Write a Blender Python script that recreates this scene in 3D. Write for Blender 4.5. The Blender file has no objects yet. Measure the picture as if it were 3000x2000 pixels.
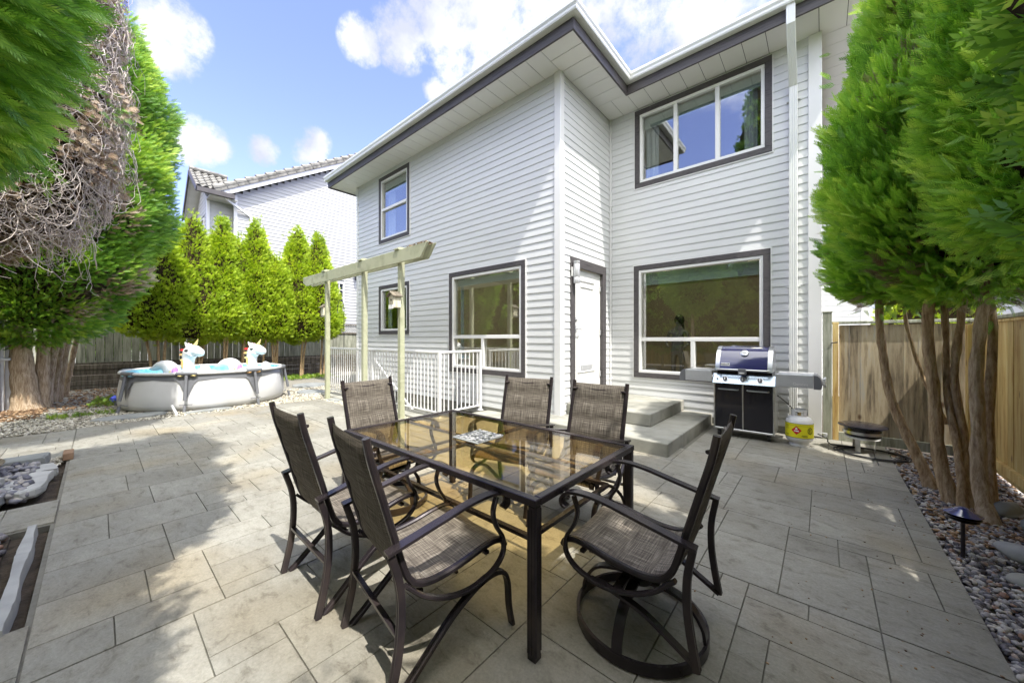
import bpy, math, random
import numpy as np
from mathutils import Vector, Matrix, noise as mnoise
random.seed(7); RNG = np.random.default_rng(7)
D = bpy.data; SC = bpy.context.scene; COL = SC.collection
PI = math.pi; rad = math.radians

# ------------------------------------------------------------------ camera
cam = D.cameras.new('camera'); camo = D.objects.new('camera', cam); COL.objects.link(camo)
cam.sensor_width = 36; cam.lens = 36*1051/3000; cam.clip_end = 2000; cam.clip_start = .05
cam.shift_y = -8/3000
FW = Vector((-.6547, .7559, 0)); RT = Vector((.7559, .6547, 0))
camo.matrix_world = Matrix(((RT.x, 0, -FW.x, 0), (RT.y, 0, -FW.y, 0), (0, 1, 0, 1.43), (0, 0, 0, 1)))
SC.camera = camo
def skydir(px, py):
    d = FW + RT*((px-1500)/1051) + Vector((0, 0, (992-py)/1051)); return d.normalized()

# ------------------------------------------------------------------ light
SUN = Vector((1, -.28, 1.85)).normalized()      # towards the sun
sl = D.lights.new('sun', 'SUN'); sl.energy = 2.8; sl.angle = rad(.5); sl.color = (1, .955, .88)
so = D.objects.new('sun', sl); COL.objects.link(so); so.rotation_euler = SUN.to_track_quat('Z', 'Y').to_euler(); so.location = (5, -3, 12)
W = D.worlds.new('World'); SC.world = W; W.use_nodes = True
nt = W.node_tree; nt.nodes.clear()
def N(t, ty, **k):
    n = t.nodes.new(ty)
    for a, b in k.items(): setattr(n, a, b)
    return n
def lk(t, a, b): t.links.new(a, b)
def ramp(t, cols, pos=None):
    r = N(t, 'ShaderNodeValToRGB'); e = r.color_ramp.elements
    pos = pos or [i/(len(cols)-1) for i in range(len(cols))]
    while len(e) < len(cols): e.new(.5)
    for i, (c, p) in enumerate(zip(cols, pos)): e[i].position = p; e[i].color = (*c, 1)
    return r
out = N(nt, 'ShaderNodeOutputWorld'); bg = N(nt, 'ShaderNodeBackground'); bg.inputs[1].default_value = .15
sky = N(nt, 'ShaderNodeTexSky', sky_type='NISHITA', sun_disc=False)
sky.sun_elevation = math.asin(SUN.z); sky.sun_rotation = math.atan2(SUN.x, SUN.y)
sky.air_density = 1.0; sky.dust_density = .6; sky.ozone_density = 1.6; sky.altitude = 50
tint = N(nt, 'ShaderNodeMix', data_type='RGBA', blend_type='MULTIPLY'); tint.inputs[0].default_value = 1
tint.inputs[7].default_value = (1.08, .93, 1.22, 1)
lk(nt, sky.outputs[0], tint.inputs[6])
tc = N(nt, 'ShaderNodeTexCoord')
blobs = [(1180, 100, .075), (1300, 40, .10), (1450, 60, .11), (1610, 20, .12), (1760, 50, .12), (1900, 20, .13), (2040, 30, .12), (2130, 40, .09), (1330, 205, .06), (1420, 215, .05),
         (1060, 120, .05), (590, 415, .050), (545, 435, .035), (640, 435, .035), (905, 445, .040), (925, 415, .036), (770, 440, .035), (505, 90, .06), (510, 165, .045), (2000, 105, .022), (1280, 265, .035)]
prev = None
for (x, y, r) in blobs:
    d = skydir(x, y)
    dp = N(nt, 'ShaderNodeVectorMath', operation='DOT_PRODUCT'); dp.inputs[1].default_value = d
    lk(nt, tc.outputs['Generated'], dp.inputs[0])
    mr = N(nt, 'ShaderNodeMapRange'); mr.inputs['From Min'].default_value = math.cos(r); mr.inputs['From Max'].default_value = 1
    lk(nt, dp.outputs['Value'], mr.inputs['Value'])
    if prev is None: prev = mr.outputs[0]
    else:
        m = N(nt, 'ShaderNodeMath', operation='MAXIMUM'); lk(nt, prev, m.inputs[0]); lk(nt, mr.outputs[0], m.inputs[1]); prev = m.outputs[0]
nz = N(nt, 'ShaderNodeTexNoise'); nz.inputs['Scale'].default_value = 13; nz.inputs['Detail'].default_value = 9; nz.inputs['Roughness'].default_value = .68
lk(nt, tc.outputs['Generated'], nz.inputs['Vector'])
ma = N(nt, 'ShaderNodeMath', operation='MULTIPLY_ADD'); ma.inputs[1].default_value = 3.0; ma.inputs[2].default_value = -1.5; lk(nt, nz.outputs[0], ma.inputs[0])
ad = N(nt, 'ShaderNodeMath', operation='ADD'); lk(nt, ma.outputs[0], ad.inputs[0]); lk(nt, prev, ad.inputs[1])
gate = N(nt, 'ShaderNodeMapRange'); gate.inputs['From Max'].default_value = .18; lk(nt, prev, gate.inputs['Value'])
cm = N(nt, 'ShaderNodeMapRange', interpolation_type='SMOOTHSTEP'); cm.inputs['From Min'].default_value = .05; cm.inputs['From Max'].default_value = 1.05; lk(nt, ad.outputs[0], cm.inputs['Value'])
mg = N(nt, 'ShaderNodeMath', operation='MULTIPLY'); lk(nt, cm.outputs[0], mg.inputs[0]); lk(nt, gate.outputs[0], mg.inputs[1])
cl = N(nt, 'ShaderNodeMix', data_type='RGBA'); nz2 = N(nt, 'ShaderNodeTexNoise'); nz2.inputs['Scale'].default_value = 6; nz2.inputs['Detail'].default_value = 6; lk(nt, tc.outputs['Generated'], nz2.inputs['Vector'])
cr = ramp(nt, [(2.0, 2.12, 2.5), (3.1, 3.12, 3.2)], [.42, .56]); lk(nt, nz2.outputs[0], cr.inputs[0]); lk(nt, cr.outputs[0], cl.inputs[7])
lk(nt, mg.outputs[0], cl.inputs[0]); lk(nt, tint.outputs[2], cl.inputs[6])
# unseen bright cloud banks added overhead and behind the camera for soft white fill
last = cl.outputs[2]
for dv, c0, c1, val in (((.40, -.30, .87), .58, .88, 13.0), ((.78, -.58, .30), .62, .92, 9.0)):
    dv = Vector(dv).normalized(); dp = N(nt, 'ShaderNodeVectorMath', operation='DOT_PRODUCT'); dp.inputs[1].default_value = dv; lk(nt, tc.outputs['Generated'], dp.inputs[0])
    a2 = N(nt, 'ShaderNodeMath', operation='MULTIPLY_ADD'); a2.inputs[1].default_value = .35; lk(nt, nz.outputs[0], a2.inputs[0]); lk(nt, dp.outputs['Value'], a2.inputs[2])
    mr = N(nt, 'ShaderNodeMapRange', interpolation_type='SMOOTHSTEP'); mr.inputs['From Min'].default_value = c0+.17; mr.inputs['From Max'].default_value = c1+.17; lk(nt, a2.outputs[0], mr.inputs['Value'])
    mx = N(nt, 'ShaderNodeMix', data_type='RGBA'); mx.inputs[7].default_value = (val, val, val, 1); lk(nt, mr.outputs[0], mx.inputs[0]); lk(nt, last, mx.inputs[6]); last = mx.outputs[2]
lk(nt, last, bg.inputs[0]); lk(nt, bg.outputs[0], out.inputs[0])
SC.view_settings.view_transform = 'Standard'; SC.view_settings.look = 'None'; SC.view_settings.gamma = 1
SC.view_settings.exposure = 1.4
SC.render.engine = 'CYCLES'; SC.cycles.max_bounces = 10; SC.cycles.transparent_max_bounces = 12; SC.cycles.caustics_reflective = False

# ------------------------------------------------------------------ materials
def base(name, rough=.5, metal=0, col=(.5, .5, .5), spec=.5, coat=0):
    m = D.materials.new(name); m.use_nodes = True; t = m.node_tree; b = t.nodes['Principled BSDF']
    b.inputs['Base Color'].default_value = (*col, 1); b.inputs['Roughness'].default_value = rough; b.inputs['Metallic'].default_value = metal
    b.inputs['Specular IOR Level'].default_value = spec; b.inputs['Coat Weight'].default_value = coat
    return m, t, b
def bump(t, b, h, s=.3, dist=.01):
    n = N(t, 'ShaderNodeBump'); n.inputs['Strength'].default_value = s; n.inputs['Distance'].default_value = dist
    lk(t, h, n.inputs['Height']); lk(t, n.outputs[0], b.inputs['Normal'])
def tex(t, kind='ShaderNodeTexNoise', scale=5, stretch=None, detail=4, rough=.5, coord='Object', **k):
    n = N(t, kind, **k); c = N(t, 'ShaderNodeTexCoord'); v = c.outputs[coord]
    if stretch:
        mp = N(t, 'ShaderNodeMapping'); mp.inputs['Scale'].default_value = stretch; lk(t, v, mp.inputs[0]); v = mp.outputs[0]
    lk(t, v, n.inputs['Vector']); n.inputs['Scale'].default_value = scale
    if kind == 'ShaderNodeTexNoise': n.inputs['Detail'].default_value = detail; n.inputs['Roughness'].default_value = rough
    return n
def noisy(name, cols, scale=5, stretch=None, rough=.6, metal=0, bs=.2, bd=.005, detail=5, pos=None, spec=.5, bscale=None, coat=0):
    m, t, b = base(name, rough, metal, cols[0], spec, coat)
    n = tex(t, scale=scale, stretch=stretch, detail=detail); r = ramp(t, cols, pos or [.3+.4*i/(len(cols)-1) for i in range(len(cols))])
    lk(t, n.outputs[0], r.inputs[0]); lk(t, r.outputs[0], b.inputs['Base Color'])
    if bs:
        n2 = tex(t, scale=bscale, stretch=stretch, detail=6) if bscale else n
        bump(t, b, n2.outputs[0], bs, bd)
    return m
def attr_mat(name, cols, rough=.6, transl=0, pos=None, nscale=1.2, nmix=.25, bs=0):
    m, t, b = base(name, rough); a = N(t, 'ShaderNodeAttribute', attribute_name='tint')
    n = tex(t, scale=nscale, detail=3)
    mm = N(t, 'ShaderNodeMath', operation='MULTIPLY_ADD'); mm.inputs[1].default_value = nmix*2; mm.inputs[2].default_value = -nmix; lk(t, n.outputs[0], mm.inputs[0])
    ad = N(t, 'ShaderNodeMath', operation='ADD'); lk(t, a.outputs['Fac'], ad.inputs[0]); lk(t, mm.outputs[0], ad.inputs[1])
    r = ramp(t, cols, pos); lk(t, ad.outputs[0], r.inputs[0]); lk(t, r.outputs[0], b.inputs['Base Color'])
    if bs:
        n2 = tex(t, scale=60, detail=4); bump(t, b, n2.outputs[0], bs, .004)
    if transl:
        tr = N(t, 'ShaderNodeBsdfTranslucent'); mx = N(t, 'ShaderNodeMixShader'); mx.inputs[0].default_value = transl
        g = N(t, 'ShaderNodeMix', data_type='RGBA', blend_type='MULTIPLY'); g.inputs[0].default_value = 1; g.inputs[7].default_value = (1.25, 1.2, .5, 1)
        lk(t, r.outputs[0], g.inputs[6]); lk(t, g.outputs[2], tr.inputs[0])
        lk(t, b.outputs[0], mx.inputs[1]); lk(t, tr.outputs[0], mx.inputs[2]); lk(t, mx.outputs[0], t.nodes['Material Output'].inputs[0])
    return m
def glass(name, tint=(1, 1, 1), refl=.06, rough=0.0, pure=(0, 0, 0)):
    m = D.materials.new(name); m.use_nodes = True; t = m.node_tree; t.nodes.clear(); o = N(t, 'ShaderNodeOutputMaterial')
    tr = N(t, 'ShaderNodeBsdfTransparent'); tr.inputs[0].default_value = (*tint, 1)
    g = N(t, 'ShaderNodeBsdfGlossy'); g.inputs['Roughness'].default_value = rough
    f = N(t, 'ShaderNodeFresnel'); ge = N(t, 'ShaderNodeNewGeometry'); io = N(t, 'ShaderNodeMapRange'); io.inputs['To Min'].default_value = 1.5; io.inputs['To Max'].default_value = 1/1.5
    lk(t, ge.outputs['Backfacing'], io.inputs['Value']); lk(t, io.outputs[0], f.inputs[0])
    a = N(t, 'ShaderNodeMath', operation='ADD', use_clamp=True); a.inputs[1].default_value = refl; lk(t, f.outputs[0], a.inputs[0])
    mx = N(t, 'ShaderNodeMixShader'); lk(t, a.outputs[0], mx.inputs[0]); lk(t, tr.outputs[0], mx.inputs[1]); lk(t, g.outputs[0], mx.inputs[2]); lk(t, mx.outputs[0], o.inputs[0])
    return m
M = {}
M['siding'] = noisy('siding', [(.62, .632, .64), (.665, .675, .68)], 1.3, (1, 1, 4), .42, bs=.05, bscale=30)
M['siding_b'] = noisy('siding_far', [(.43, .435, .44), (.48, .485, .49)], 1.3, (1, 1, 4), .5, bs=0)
M['trim'] = noisy('white_trim', [(.74, .74, .74), (.79, .79, .79)], 2, None, .4, bs=0)
M['vinyl'] = noisy('window_vinyl', [(.78, .78, .77), (.82, .82, .82)], 3, None, .3, bs=0)
M['dark'] = noisy('charcoal_wood', [(.035, .032, .036), (.085, .077, .080), (.055, .05, .054)], 9, (1, 1, 6), .6, bs=.3)
M['darkh'] = noisy('charcoal_wood_flat', [(.035, .032, .036), (.085, .077, .080), (.055, .05, .054)], 9, (.3, .3, 5), .6, bs=.3)
M['gutter'] = noisy('gutter_paint', [(.68, .70, .69), (.76, .77, .75)], 3, (.3, .3, 1), .3, bs=0)
M['conc'] = noisy('concrete', [(.19, .19, .165), (.30, .295, .255), (.36, .35, .31)], 3.5, None, .8, bs=.35, bscale=45, detail=8)
M['green_paint'] = noisy('sage_paint', [(.33, .34, .22), (.46, .47, .33), (.40, .42, .28)], 4, (1, 1, 1), .65, bs=.25, bscale=25)
M['white_paint'] = noisy('white_metal', [(.78, .78, .78), (.84, .84, .84)], 3, None, .3, bs=0)
M['black'] = noisy('black_plastic', [(.014, .014, .016), (.025, .025, .028)], 8, None, .4, bs=0)
M['rubber'] = base('rubber', .6, 0, (.015, .015, .016))[0]
M['steel'] = noisy('brushed_steel', [(.55, .56, .57), (.68, .69, .70)], 6, (1, 1, 30), .28, 1, bs=.02)
M['steel_soft'] = noisy('grey_steel', [(.46, .47, .49), (.55, .56, .58)], 6, None, .36, .25, bs=0)
M['grillpanel'] = base('control_panel_steel', .25, .8, (.42, .50, .58))[0]
M['enamel'] = base('indigo_enamel', .12, 0, (.035, .035, .13), .6, 1)[0]
M['enamel_door'] = base('black_enamel', .25, 0, (.006, .006, .012), .5, .3)[0]
M['bronze'] = noisy('bronze_metal', [(.024, .020, .024), (.042, .034, .038), (.07, .054, .05)], 5, None, .27, .4, bs=.06, bscale=70)
M['room'] = noisy('room_wall', [(.66, .64, .54), (.74, .71, .60)], 1, None, .8, bs=0)
M['roomfloor'] = noisy('room_floor', [(.16, .10, .06), (.25, .16, .09)], 3, (1, 8, 1), .5, bs=0)
M['blind'] = base('blind_slats', .5, 0, (.62, .72, .72))[0]
M['curtain'] = noisy('curtain_cloth', [(.45, .50, .58), (.62, .66, .72)], 3, (14, 14, .3), .8, bs=0)
M['glass'] = glass('window_glass', (.90, .93, .90), .20)
M['amber'] = glass('amber_glass', (.98, .86, .60), .04)
M['wood_warm'] = None
def wood(name, cols, knots=True, green=0):
    m, t, b = base(name, .7); n = tex(t, scale=3.2, stretch=(6, 6, .5), detail=7, rough=.68); r = ramp(t, cols, [.34, .46, .56, .68][:len(cols)])
    lk(t, n.outputs[0], r.inputs[0]); col = r.outputs[0]
    a = N(t, 'ShaderNodeNewGeometry'); hv = N(t, 'ShaderNodeHueSaturation'); vm = N(t, 'ShaderNodeMapRange'); vm.inputs['To Min'].default_value = .72; vm.inputs['To Max'].default_value = 1.2
    lk(t, a.outputs['Random Per Island'], vm.inputs['Value']); lk(t, vm.outputs[0], hv.inputs['Value']); lk(t, col, hv.inputs['Color']); col = hv.outputs[0]
    if knots:
        v = tex(t, 'ShaderNodeTexVoronoi', scale=3.1, stretch=(1.6, 1.6, .8)); kr = N(t, 'ShaderNodeMapRange'); kr.inputs['From Min'].default_value = .05; kr.inputs['From Max'].default_value = .13
        lk(t, v.outputs['Distance'], kr.inputs['Value']); km = N(t, 'ShaderNodeMix', data_type='RGBA'); km.inputs[6].default_value = (.10, .055, .025, 1)
        lk(t, kr.outputs[0], km.inputs[0]); lk(t, col, km.inputs[7]); col = km.outputs[2]
    lk(t, col, b.inputs['Base Color']); bump(t, b, n.outputs[0], .35, .004); return m
M['wood_warm'] = wood('cedar_boards', [(.36, .20, .06), (.54, .37, .14), (.62, .47, .20), (.66, .55, .29)])
M['wood_grey'] = wood('weathered_boards', [(.13, .105, .07), (.30, .24, .155), (.42, .35, .235), (.36, .34, .29)])
M['wood_old'] = wood('grey_green_boards', [(.15, .155, .115), (.27, .28, .215), (.36, .365, .29), (.44, .44, .36)], False)
M['timber'] = wood('old_timber', [(.05, .04, .03), (.12, .10, .07), (.19, .16, .12), (.26, .23, .18)], False)
M['birdwood'] = wood('birdhouse_wood', [(.30, .26, .18), (.45, .40, .28), (.6, .57, .45), (.66, .62, .5)], False)
def fabric():
    m, t, b = base('sling_fabric', .75, spec=.25)
    c = N(t, 'ShaderNodeTexCoord')
    def streak(sc, s):
        mp = N(t, 'ShaderNodeMapping'); mp.inputs['Scale'].default_value = sc; lk(t, c.outputs['UV'], mp.inputs[0])
        n = N(t, 'ShaderNodeTexNoise'); n.inputs['Scale'].default_value = s; n.inputs['Detail'].default_value = 2; lk(t, mp.outputs[0], n.inputs['Vector']); return n
    a = streak((3, 110, 1), 2.2); d = streak((110, 3, 1), 2.2)
    mx = N(t, 'ShaderNodeMath', operation='ADD'); lk(t, a.outputs[0], mx.inputs[0]); lk(t, d.outputs[0], mx.inputs[1])
    r = ramp(t, [(.035, .030, .026), (.088, .074, .060), (.155, .135, .11), (.31, .28, .235)], [.36, .46, .54, .68])
    hf = N(t, 'ShaderNodeMath', operation='MULTIPLY'); hf.inputs[1].default_value = .5; lk(t, mx.outputs[0], hf.inputs[0]); lk(t, hf.outputs[0], r.inputs[0]); lk(t, r.outputs[0], b.inputs['Base Color'])
    bump(t, b, hf.outputs[0], .5, .003); return m
M['fabric'] = fabric()
def bark(name, cols):
    m, t, b = base(name, .85, spec=.2); n = tex(t, scale=13, stretch=(3, 3, .45), detail=9, rough=.75); r = ramp(t, cols, [.3, .45, .58, .7]); lk(t, n.outputs[0], r.inputs[0]); lk(t, r.outputs[0], b.inputs['Base Color'])
    bump(t, b, n.outputs[0], .9, .03); return m
M['bark'] = bark('cedar_bark', [(.13, .075, .04), (.40, .27, .15), (.60, .45, .28), (.70, .57, .38)])
M['bark_pale'] = bark('pale_cedar_bark', [(.16, .09, .05), (.42, .31, .20), (.60, .48, .34), (.70, .60, .46)])
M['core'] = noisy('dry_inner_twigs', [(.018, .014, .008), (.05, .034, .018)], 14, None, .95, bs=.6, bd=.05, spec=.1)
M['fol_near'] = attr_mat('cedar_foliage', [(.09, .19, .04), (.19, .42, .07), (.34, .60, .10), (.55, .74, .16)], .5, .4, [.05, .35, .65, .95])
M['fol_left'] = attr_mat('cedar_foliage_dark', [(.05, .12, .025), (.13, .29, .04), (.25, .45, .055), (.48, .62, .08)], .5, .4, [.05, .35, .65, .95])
M['fol_row'] = attr_mat('golden_cedar_foliage', [(.16, .25, .015), (.32, .46, .03), (.46, .60, .04), (.60, .70, .08)], .55, .4, [.05, .35, .65, .95])
M['fol_dry'] = attr_mat('dead_foliage', [(.10, .055, .03), (.26, .17, .10), (.42, .33, .24), (.55, .48, .40)], .85)
M['vine'] = noisy('dry_vine', [(.42, .35, .30), (.68, .61, .54)], 12, None, .8, bs=0)
M['pebble'] = attr_mat('pebbles', [(.05, .045, .05), (.16, .15, .165), (.33, .31, .30), (.55, .52, .47), (.26, .15, .10)], .6, 0, [.05, .3, .55, .8, .97], 40, .12, .2)
M['pebble_tan'] = attr_mat('tan_pebbles', [(.17, .155, .12), (.34, .31, .24), (.46, .43, .35), (.60, .57, .49)], .7, 0, None, 40, .12, .2)
M['river'] = attr_mat('river_stones', [(.06, .06, .085), (.15, .15, .18), (.27, .26, .27), (.38, .35, .31)], .5, 0, None, 25, .15, .2)
M['mulch'] = attr_mat('wood_chips', [(.07, .04, .02), (.22, .13, .07), (.40, .27, .15)], .9, 0, None, 10, .1)
M['soil'] = noisy('soil', [(.035, .026, .018), (.085, .065, .045)], 12, None, .95, bs=.6, bd=.03, bscale=40)
M['gravelbase'] = noisy('gravel_bed', [(.12, .11, .09), (.34, .32, .27)], 55, None, .9, bs=.8, bd=.02)
M['lawn'] = noisy('far_ground', [(.05, .08, .03), (.12, .15, .06)], 3, None, .95, bs=0)
M['flag'] = noisy('flagstone', [(.27, .275, .27), (.42, .42, .41)], 4, None, .8, bs=.4, bscale=40)
M['flag_d'] = noisy('slate_slab', [(.17, .18, .18), (.28, .29, .28)], 4, None, .75, bs=.3, bscale=40)
M['weed'] = attr_mat('weed_leaves', [(.06, .14, .02), (.17, .30, .03), (.32, .42, .05)], .6, .25)
def patio_mat():
    m, t, b = base('stamped_concrete', .62, spec=.35)
    n1 = tex(t, scale=1.3, detail=5, rough=.6); n2 = tex(t, scale=8, stretch=(1, 1.7, 1), detail=10, rough=.74)
    n2.inputs['Distortion'].default_value = .5
    g = N(t, 'ShaderNodeNewGeometry')
    r1 = ramp(t, [(.225, .216, .187), (.27, .262, .23), (.31, .303, .268)], [.32, .5, .68]); lk(t, n1.outputs[0], r1.inputs[0])
    r2 = ramp(t, [(.36, .32, .26), (.92, .91, .88), (1.10, 1.10, 1.09)], [.33, .46, .62]); lk(t, n2.outputs[0], r2.inputs[0])
    m1 = N(t, 'ShaderNodeMix', data_type='RGBA', blend_type='MULTIPLY'); m1.inputs[0].default_value = .65; lk(t, r1.outputs[0], m1.inputs[6]); lk(t, r2.outputs[0], m1.inputs[7])
    hv = N(t, 'ShaderNodeHueSaturation'); vm = N(t, 'ShaderNodeMapRange'); vm.inputs['To Min'].default_value = .90; vm.inputs['To Max'].default_value = 1.10
    lk(t, g.outputs['Random Per Island'], vm.inputs['Value']); lk(t, vm.outputs[0], hv.inputs['Value']); lk(t, m1.outputs[2], hv.inputs['Color'])
    n3 = tex(t, scale=.8, detail=2); st = ramp(t, [(1, 1, 1), (1.0, .90, .74)], [.5, .72]); lk(t, n3.outputs[0], st.inputs[0])
    m2 = N(t, 'ShaderNodeMix', data_type='RGBA', blend_type='MULTIPLY'); m2.inputs[0].default_value = 1; lk(t, hv.outputs[0], m2.inputs[6]); lk(t, st.outputs[0], m2.inputs[7])
    n4 = tex(t, scale=70, detail=6, rough=.7); gr = ramp(t, [(.80, .80, .80), (1.12, 1.12, 1.12)], [.35, .65]); lk(t, n4.outputs[0], gr.inputs[0])
    m3 = N(t, 'ShaderNodeMix', data_type='RGBA', blend_type='MULTIPLY'); m3.inputs[0].default_value = .8; lk(t, m2.outputs[2], m3.inputs[6]); lk(t, gr.outputs[0], m3.inputs[7])
    lk(t, m3.outputs[2], b.inputs['Base Color']); bump(t, b, n2.outputs[0], .7, .014); return m
M['patio'] = patio_mat()
M['joint'] = noisy('patio_joint', [(.13, .125, .105), (.20, .19, .16)], 20, None, .9, bs=0)
M['tile_roof'] = noisy('roof_tile', [(.10, .095, .085), (.20, .195, .18), (.28, .27, .25)], 6, None, .85, bs=.3)
M['shingle'] = noisy('roof_shingle', [(.10, .10, .10), (.17, .17, .17)], 8, None, .9, bs=.3)
M['poolwall'] = noisy('pool_vinyl', [(.60, .60, .60), (.67, .67, .67)], 2, None, .35, bs=.15, bscale=3, bd=.03)
M['poolgrey'] = base('pool_frame_grey', .4, 0, (.16, .165, .18))[0]
M['poolblue'] = noisy('pool_liner', [(.10, .40, .50), (.35, .65, .72)], 14, None, .4, bs=0)
M['inflate'] = base('white_inflatable_vinyl', .25, 0, (.82, .82, .82), .5, .3)[0]
for nm, c in dict(yellow=(.85, .70, .28), orange=(.82, .48, .18), purple=(.45, .22, .55), pink=(.72, .45, .62), lblue=(.25, .55, .70), lgreen=(.35, .62, .12), red=(.62, .02, .02), tankyellow=(.86, .80, .02), ink=(.02, .02, .02), white=(.82, .82, .82), blueplastic=(.06, .08, .4), brass=(.5, .38, .15), skin=(.3, .2, .15), greyp=(.3, .3, .31)).items():
    M[nm] = base('paint_'+nm, .4, 0, c)[0]
mw, tw, bw = base('pool_water', .05, 0, (.28, .50, .58)); M['water'] = mw; bump(tw, bw, tex(tw, scale=9, detail=3).outputs[0], .4, .03)
me_, te_, be_ = base('lit_bulb', .3, 0, (1, .9, .7)); be_.inputs['Emission Color'].default_value = (1, .85, .6, 1); be_.inputs['Emission Strength'].default_value = 4; M['bulb'] = me_
def soffit_mat():
    m, t, b = base('perforated_soffit', .5, 0, (.72, .72, .69)); v = tex(t, 'ShaderNodeTexVoronoi', scale=42, randomness=.0) if False else tex(t, 'ShaderNodeTexVoronoi', scale=38)
    v.inputs['Randomness'].default_value = 0
    r = ramp(t, [(.36, .35, .33), (.74, .74, .71)], [.14, .26]); lk(t, v.outputs['Distance'], r.inputs[0]); lk(t, r.outputs[0], b.inputs['Base Color']); return m
M['soffit'] = soffit_mat()

# ------------------------------------------------------------------ mesh tools
def root_loc(p):
    v = Vector((0, 0, 0))
    while p is not None: v += p.location; p = p.parent
    return v
def link(o, parent=None, label=None, cat=None, group=None, kind=None):
    COL.objects.link(o)
    if parent is not None: o.parent = parent
    if label: o['label'] = label
    if cat: o['category'] = cat
    if group: o['group'] = group
    if kind: o['kind'] = kind
    return o
def T(name, label, cat, loc=(0, 0, 0), rz=0, group=None):
    o = D.objects.new(name, None); o.empty_display_size = .1; o.location = loc; o.rotation_euler = (0, 0, rz)
    return link(o, None, label, cat, group)
def catmull(p, n=6):
    p = [Vector(q) for q in p]; out = []
    for i in range(len(p)-1):
        a = p[i-1] if i else p[0]*2-p[1]; b, c = p[i], p[i+1]; d = p[i+2] if i+2 < len(p) else c*2-b
        for k in range(n):
            t = k/n; out.append(.5*((2*b)+(c-a)*t+(2*a-5*b+4*c-d)*t*t+(-a+3*b-3*c+d)*t*t*t))
    out.append(p[-1]); return out
class MB:
    def __init__(s): s.v = []; s.f = []; s.m = []; s.uv = {}
    def add(s, vs, fs, mi=0):
        o = len(s.v); s.v += [tuple(x) for x in vs]; s.f += [tuple(i+o for i in f) for f in fs]; s.m += [mi]*len(fs); return s
    def box(s, x0, x1, y0, y1, z0, z1, mi=0):
        x0, x1 = sorted((x0, x1)); y0, y1 = sorted((y0, y1)); z0, z1 = sorted((z0, z1))
        return s.add([(x0, y0, z0), (x1, y0, z0), (x1, y1, z0), (x0, y1, z0), (x0, y0, z1), (x1, y0, z1), (x1, y1, z1), (x0, y1, z1)],
                     [(0, 3, 2, 1), (4, 5, 6, 7), (0, 1, 5, 4), (1, 2, 6, 5), (2, 3, 7, 6), (3, 0, 4, 7)], mi)
    def obox(s, c, ax, ay, az, mi=0):   # oriented box, half vectors
        c, ax, ay, az = map(Vector, (c, ax, ay, az)); vs = [c+ax*i+ay*j+az*k for k in (-1, 1) for j in (-1, 1) for i in (-1, 1)]
        return s.add(vs, [(0, 2, 3, 1), (4, 5, 7, 6), (0, 1, 5, 4), (1, 3, 7, 5), (3, 2, 6, 7), (2, 0, 4, 6)], mi)
    def bar(s, a, b, w, t, up=(0, 0, 1), mi=0):
        a, b = Vector(a), Vector(b); d = (b-a); L = d.length; d.normalize(); u = Vector(up); x = d.cross(u)
        if x.length < 1e-4: x = d.cross(Vector((1, 0, 0)))
        x.normalize(); u = x.cross(d); return s.obox((a+b)/2, d*L/2, x*w/2, u*t/2, mi)
    def sweep(s, path, prof, side, mi=0, closed=False, cap=True):
        path = [Vector(p) for p in path]; n = len(path); k = len(prof); vs = []; side = Vector(side).normalized()
        for i, p in enumerate(path):
            a = path[(i-1) % n] if (i or closed) else path[0]; b = path[(i+1) % n] if (i < n-1 or closed) else path[-1]
            d = (b-a).normalized(); sd = side-d*side.dot(d)
            sd = sd.normalized() if sd.length > 1e-4 else side; nn = d.cross(sd)
            vs += [p+sd*x+nn*y for x, y in prof]
        fs = []
        for i in range(n if closed else n-1):
            j = (i+1) % n
            for q in range(k): r = (q+1) % k; fs.append((i*k+q, i*k+r, j*k+r, j*k+q))
        if cap and not closed: fs += [tuple(range(k))[::-1], tuple((n-1)*k+q for q in range(k))]
        return s.add(vs, fs, mi)
    def tube(s, path, r, seg=8, mi=0, closed=False):
        path = [Vector(p) for p in path]; n = len(path); rs = r if isinstance(r, (list, tuple)) else [r]*n
        vs = []; fs = []; ref = None
        for i, p in enumerate(path):
            a = path[i-1] if (i or closed) else path[0]; b = path[(i+1) % n] if (i < n-1 or closed) else path[-1]
            d = (b-a).normalized()
            if ref is None: ref = d.orthogonal().normalized()
            ref = (ref-d*ref.dot(d)).normalized(); o = d.cross(ref)
            vs += [p+(ref*math.cos(2*PI*q/seg)+o*math.sin(2*PI*q/seg))*rs[i] for q in range(seg)]
        for i in range(n if closed else n-1):
            j = (i+1) % n
            for q in range(seg): w = (q+1) % seg; fs.append((i*seg+q, i*seg+w, j*seg+w, j*seg+q))
        if not closed: fs += [tuple(range(seg))[::-1], tuple((n-1)*seg+q for q in range(seg))]
        return s.add(vs, fs, mi)
    def lathe(s, prof, c=(0, 0, 0), seg=24, mi=0, cap=True):
        c = Vector(c); n = len(prof); vs = [c+Vector((r*math.cos(2*PI*q/seg), r*math.sin(2*PI*q/seg), z)) for r, z in prof for q in range(seg)]
        fs = [(i*seg+q, i*seg+(q+1) % seg, (i+1)*seg+(q+1) % seg, (i+1)*seg+q) for i in range(n-1) for q in range(seg)]
        if cap: fs += [tuple(range(seg))[::-1], tuple((n-1)*seg+q for q in range(seg))]
        return s.add(vs, fs, mi)
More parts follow.
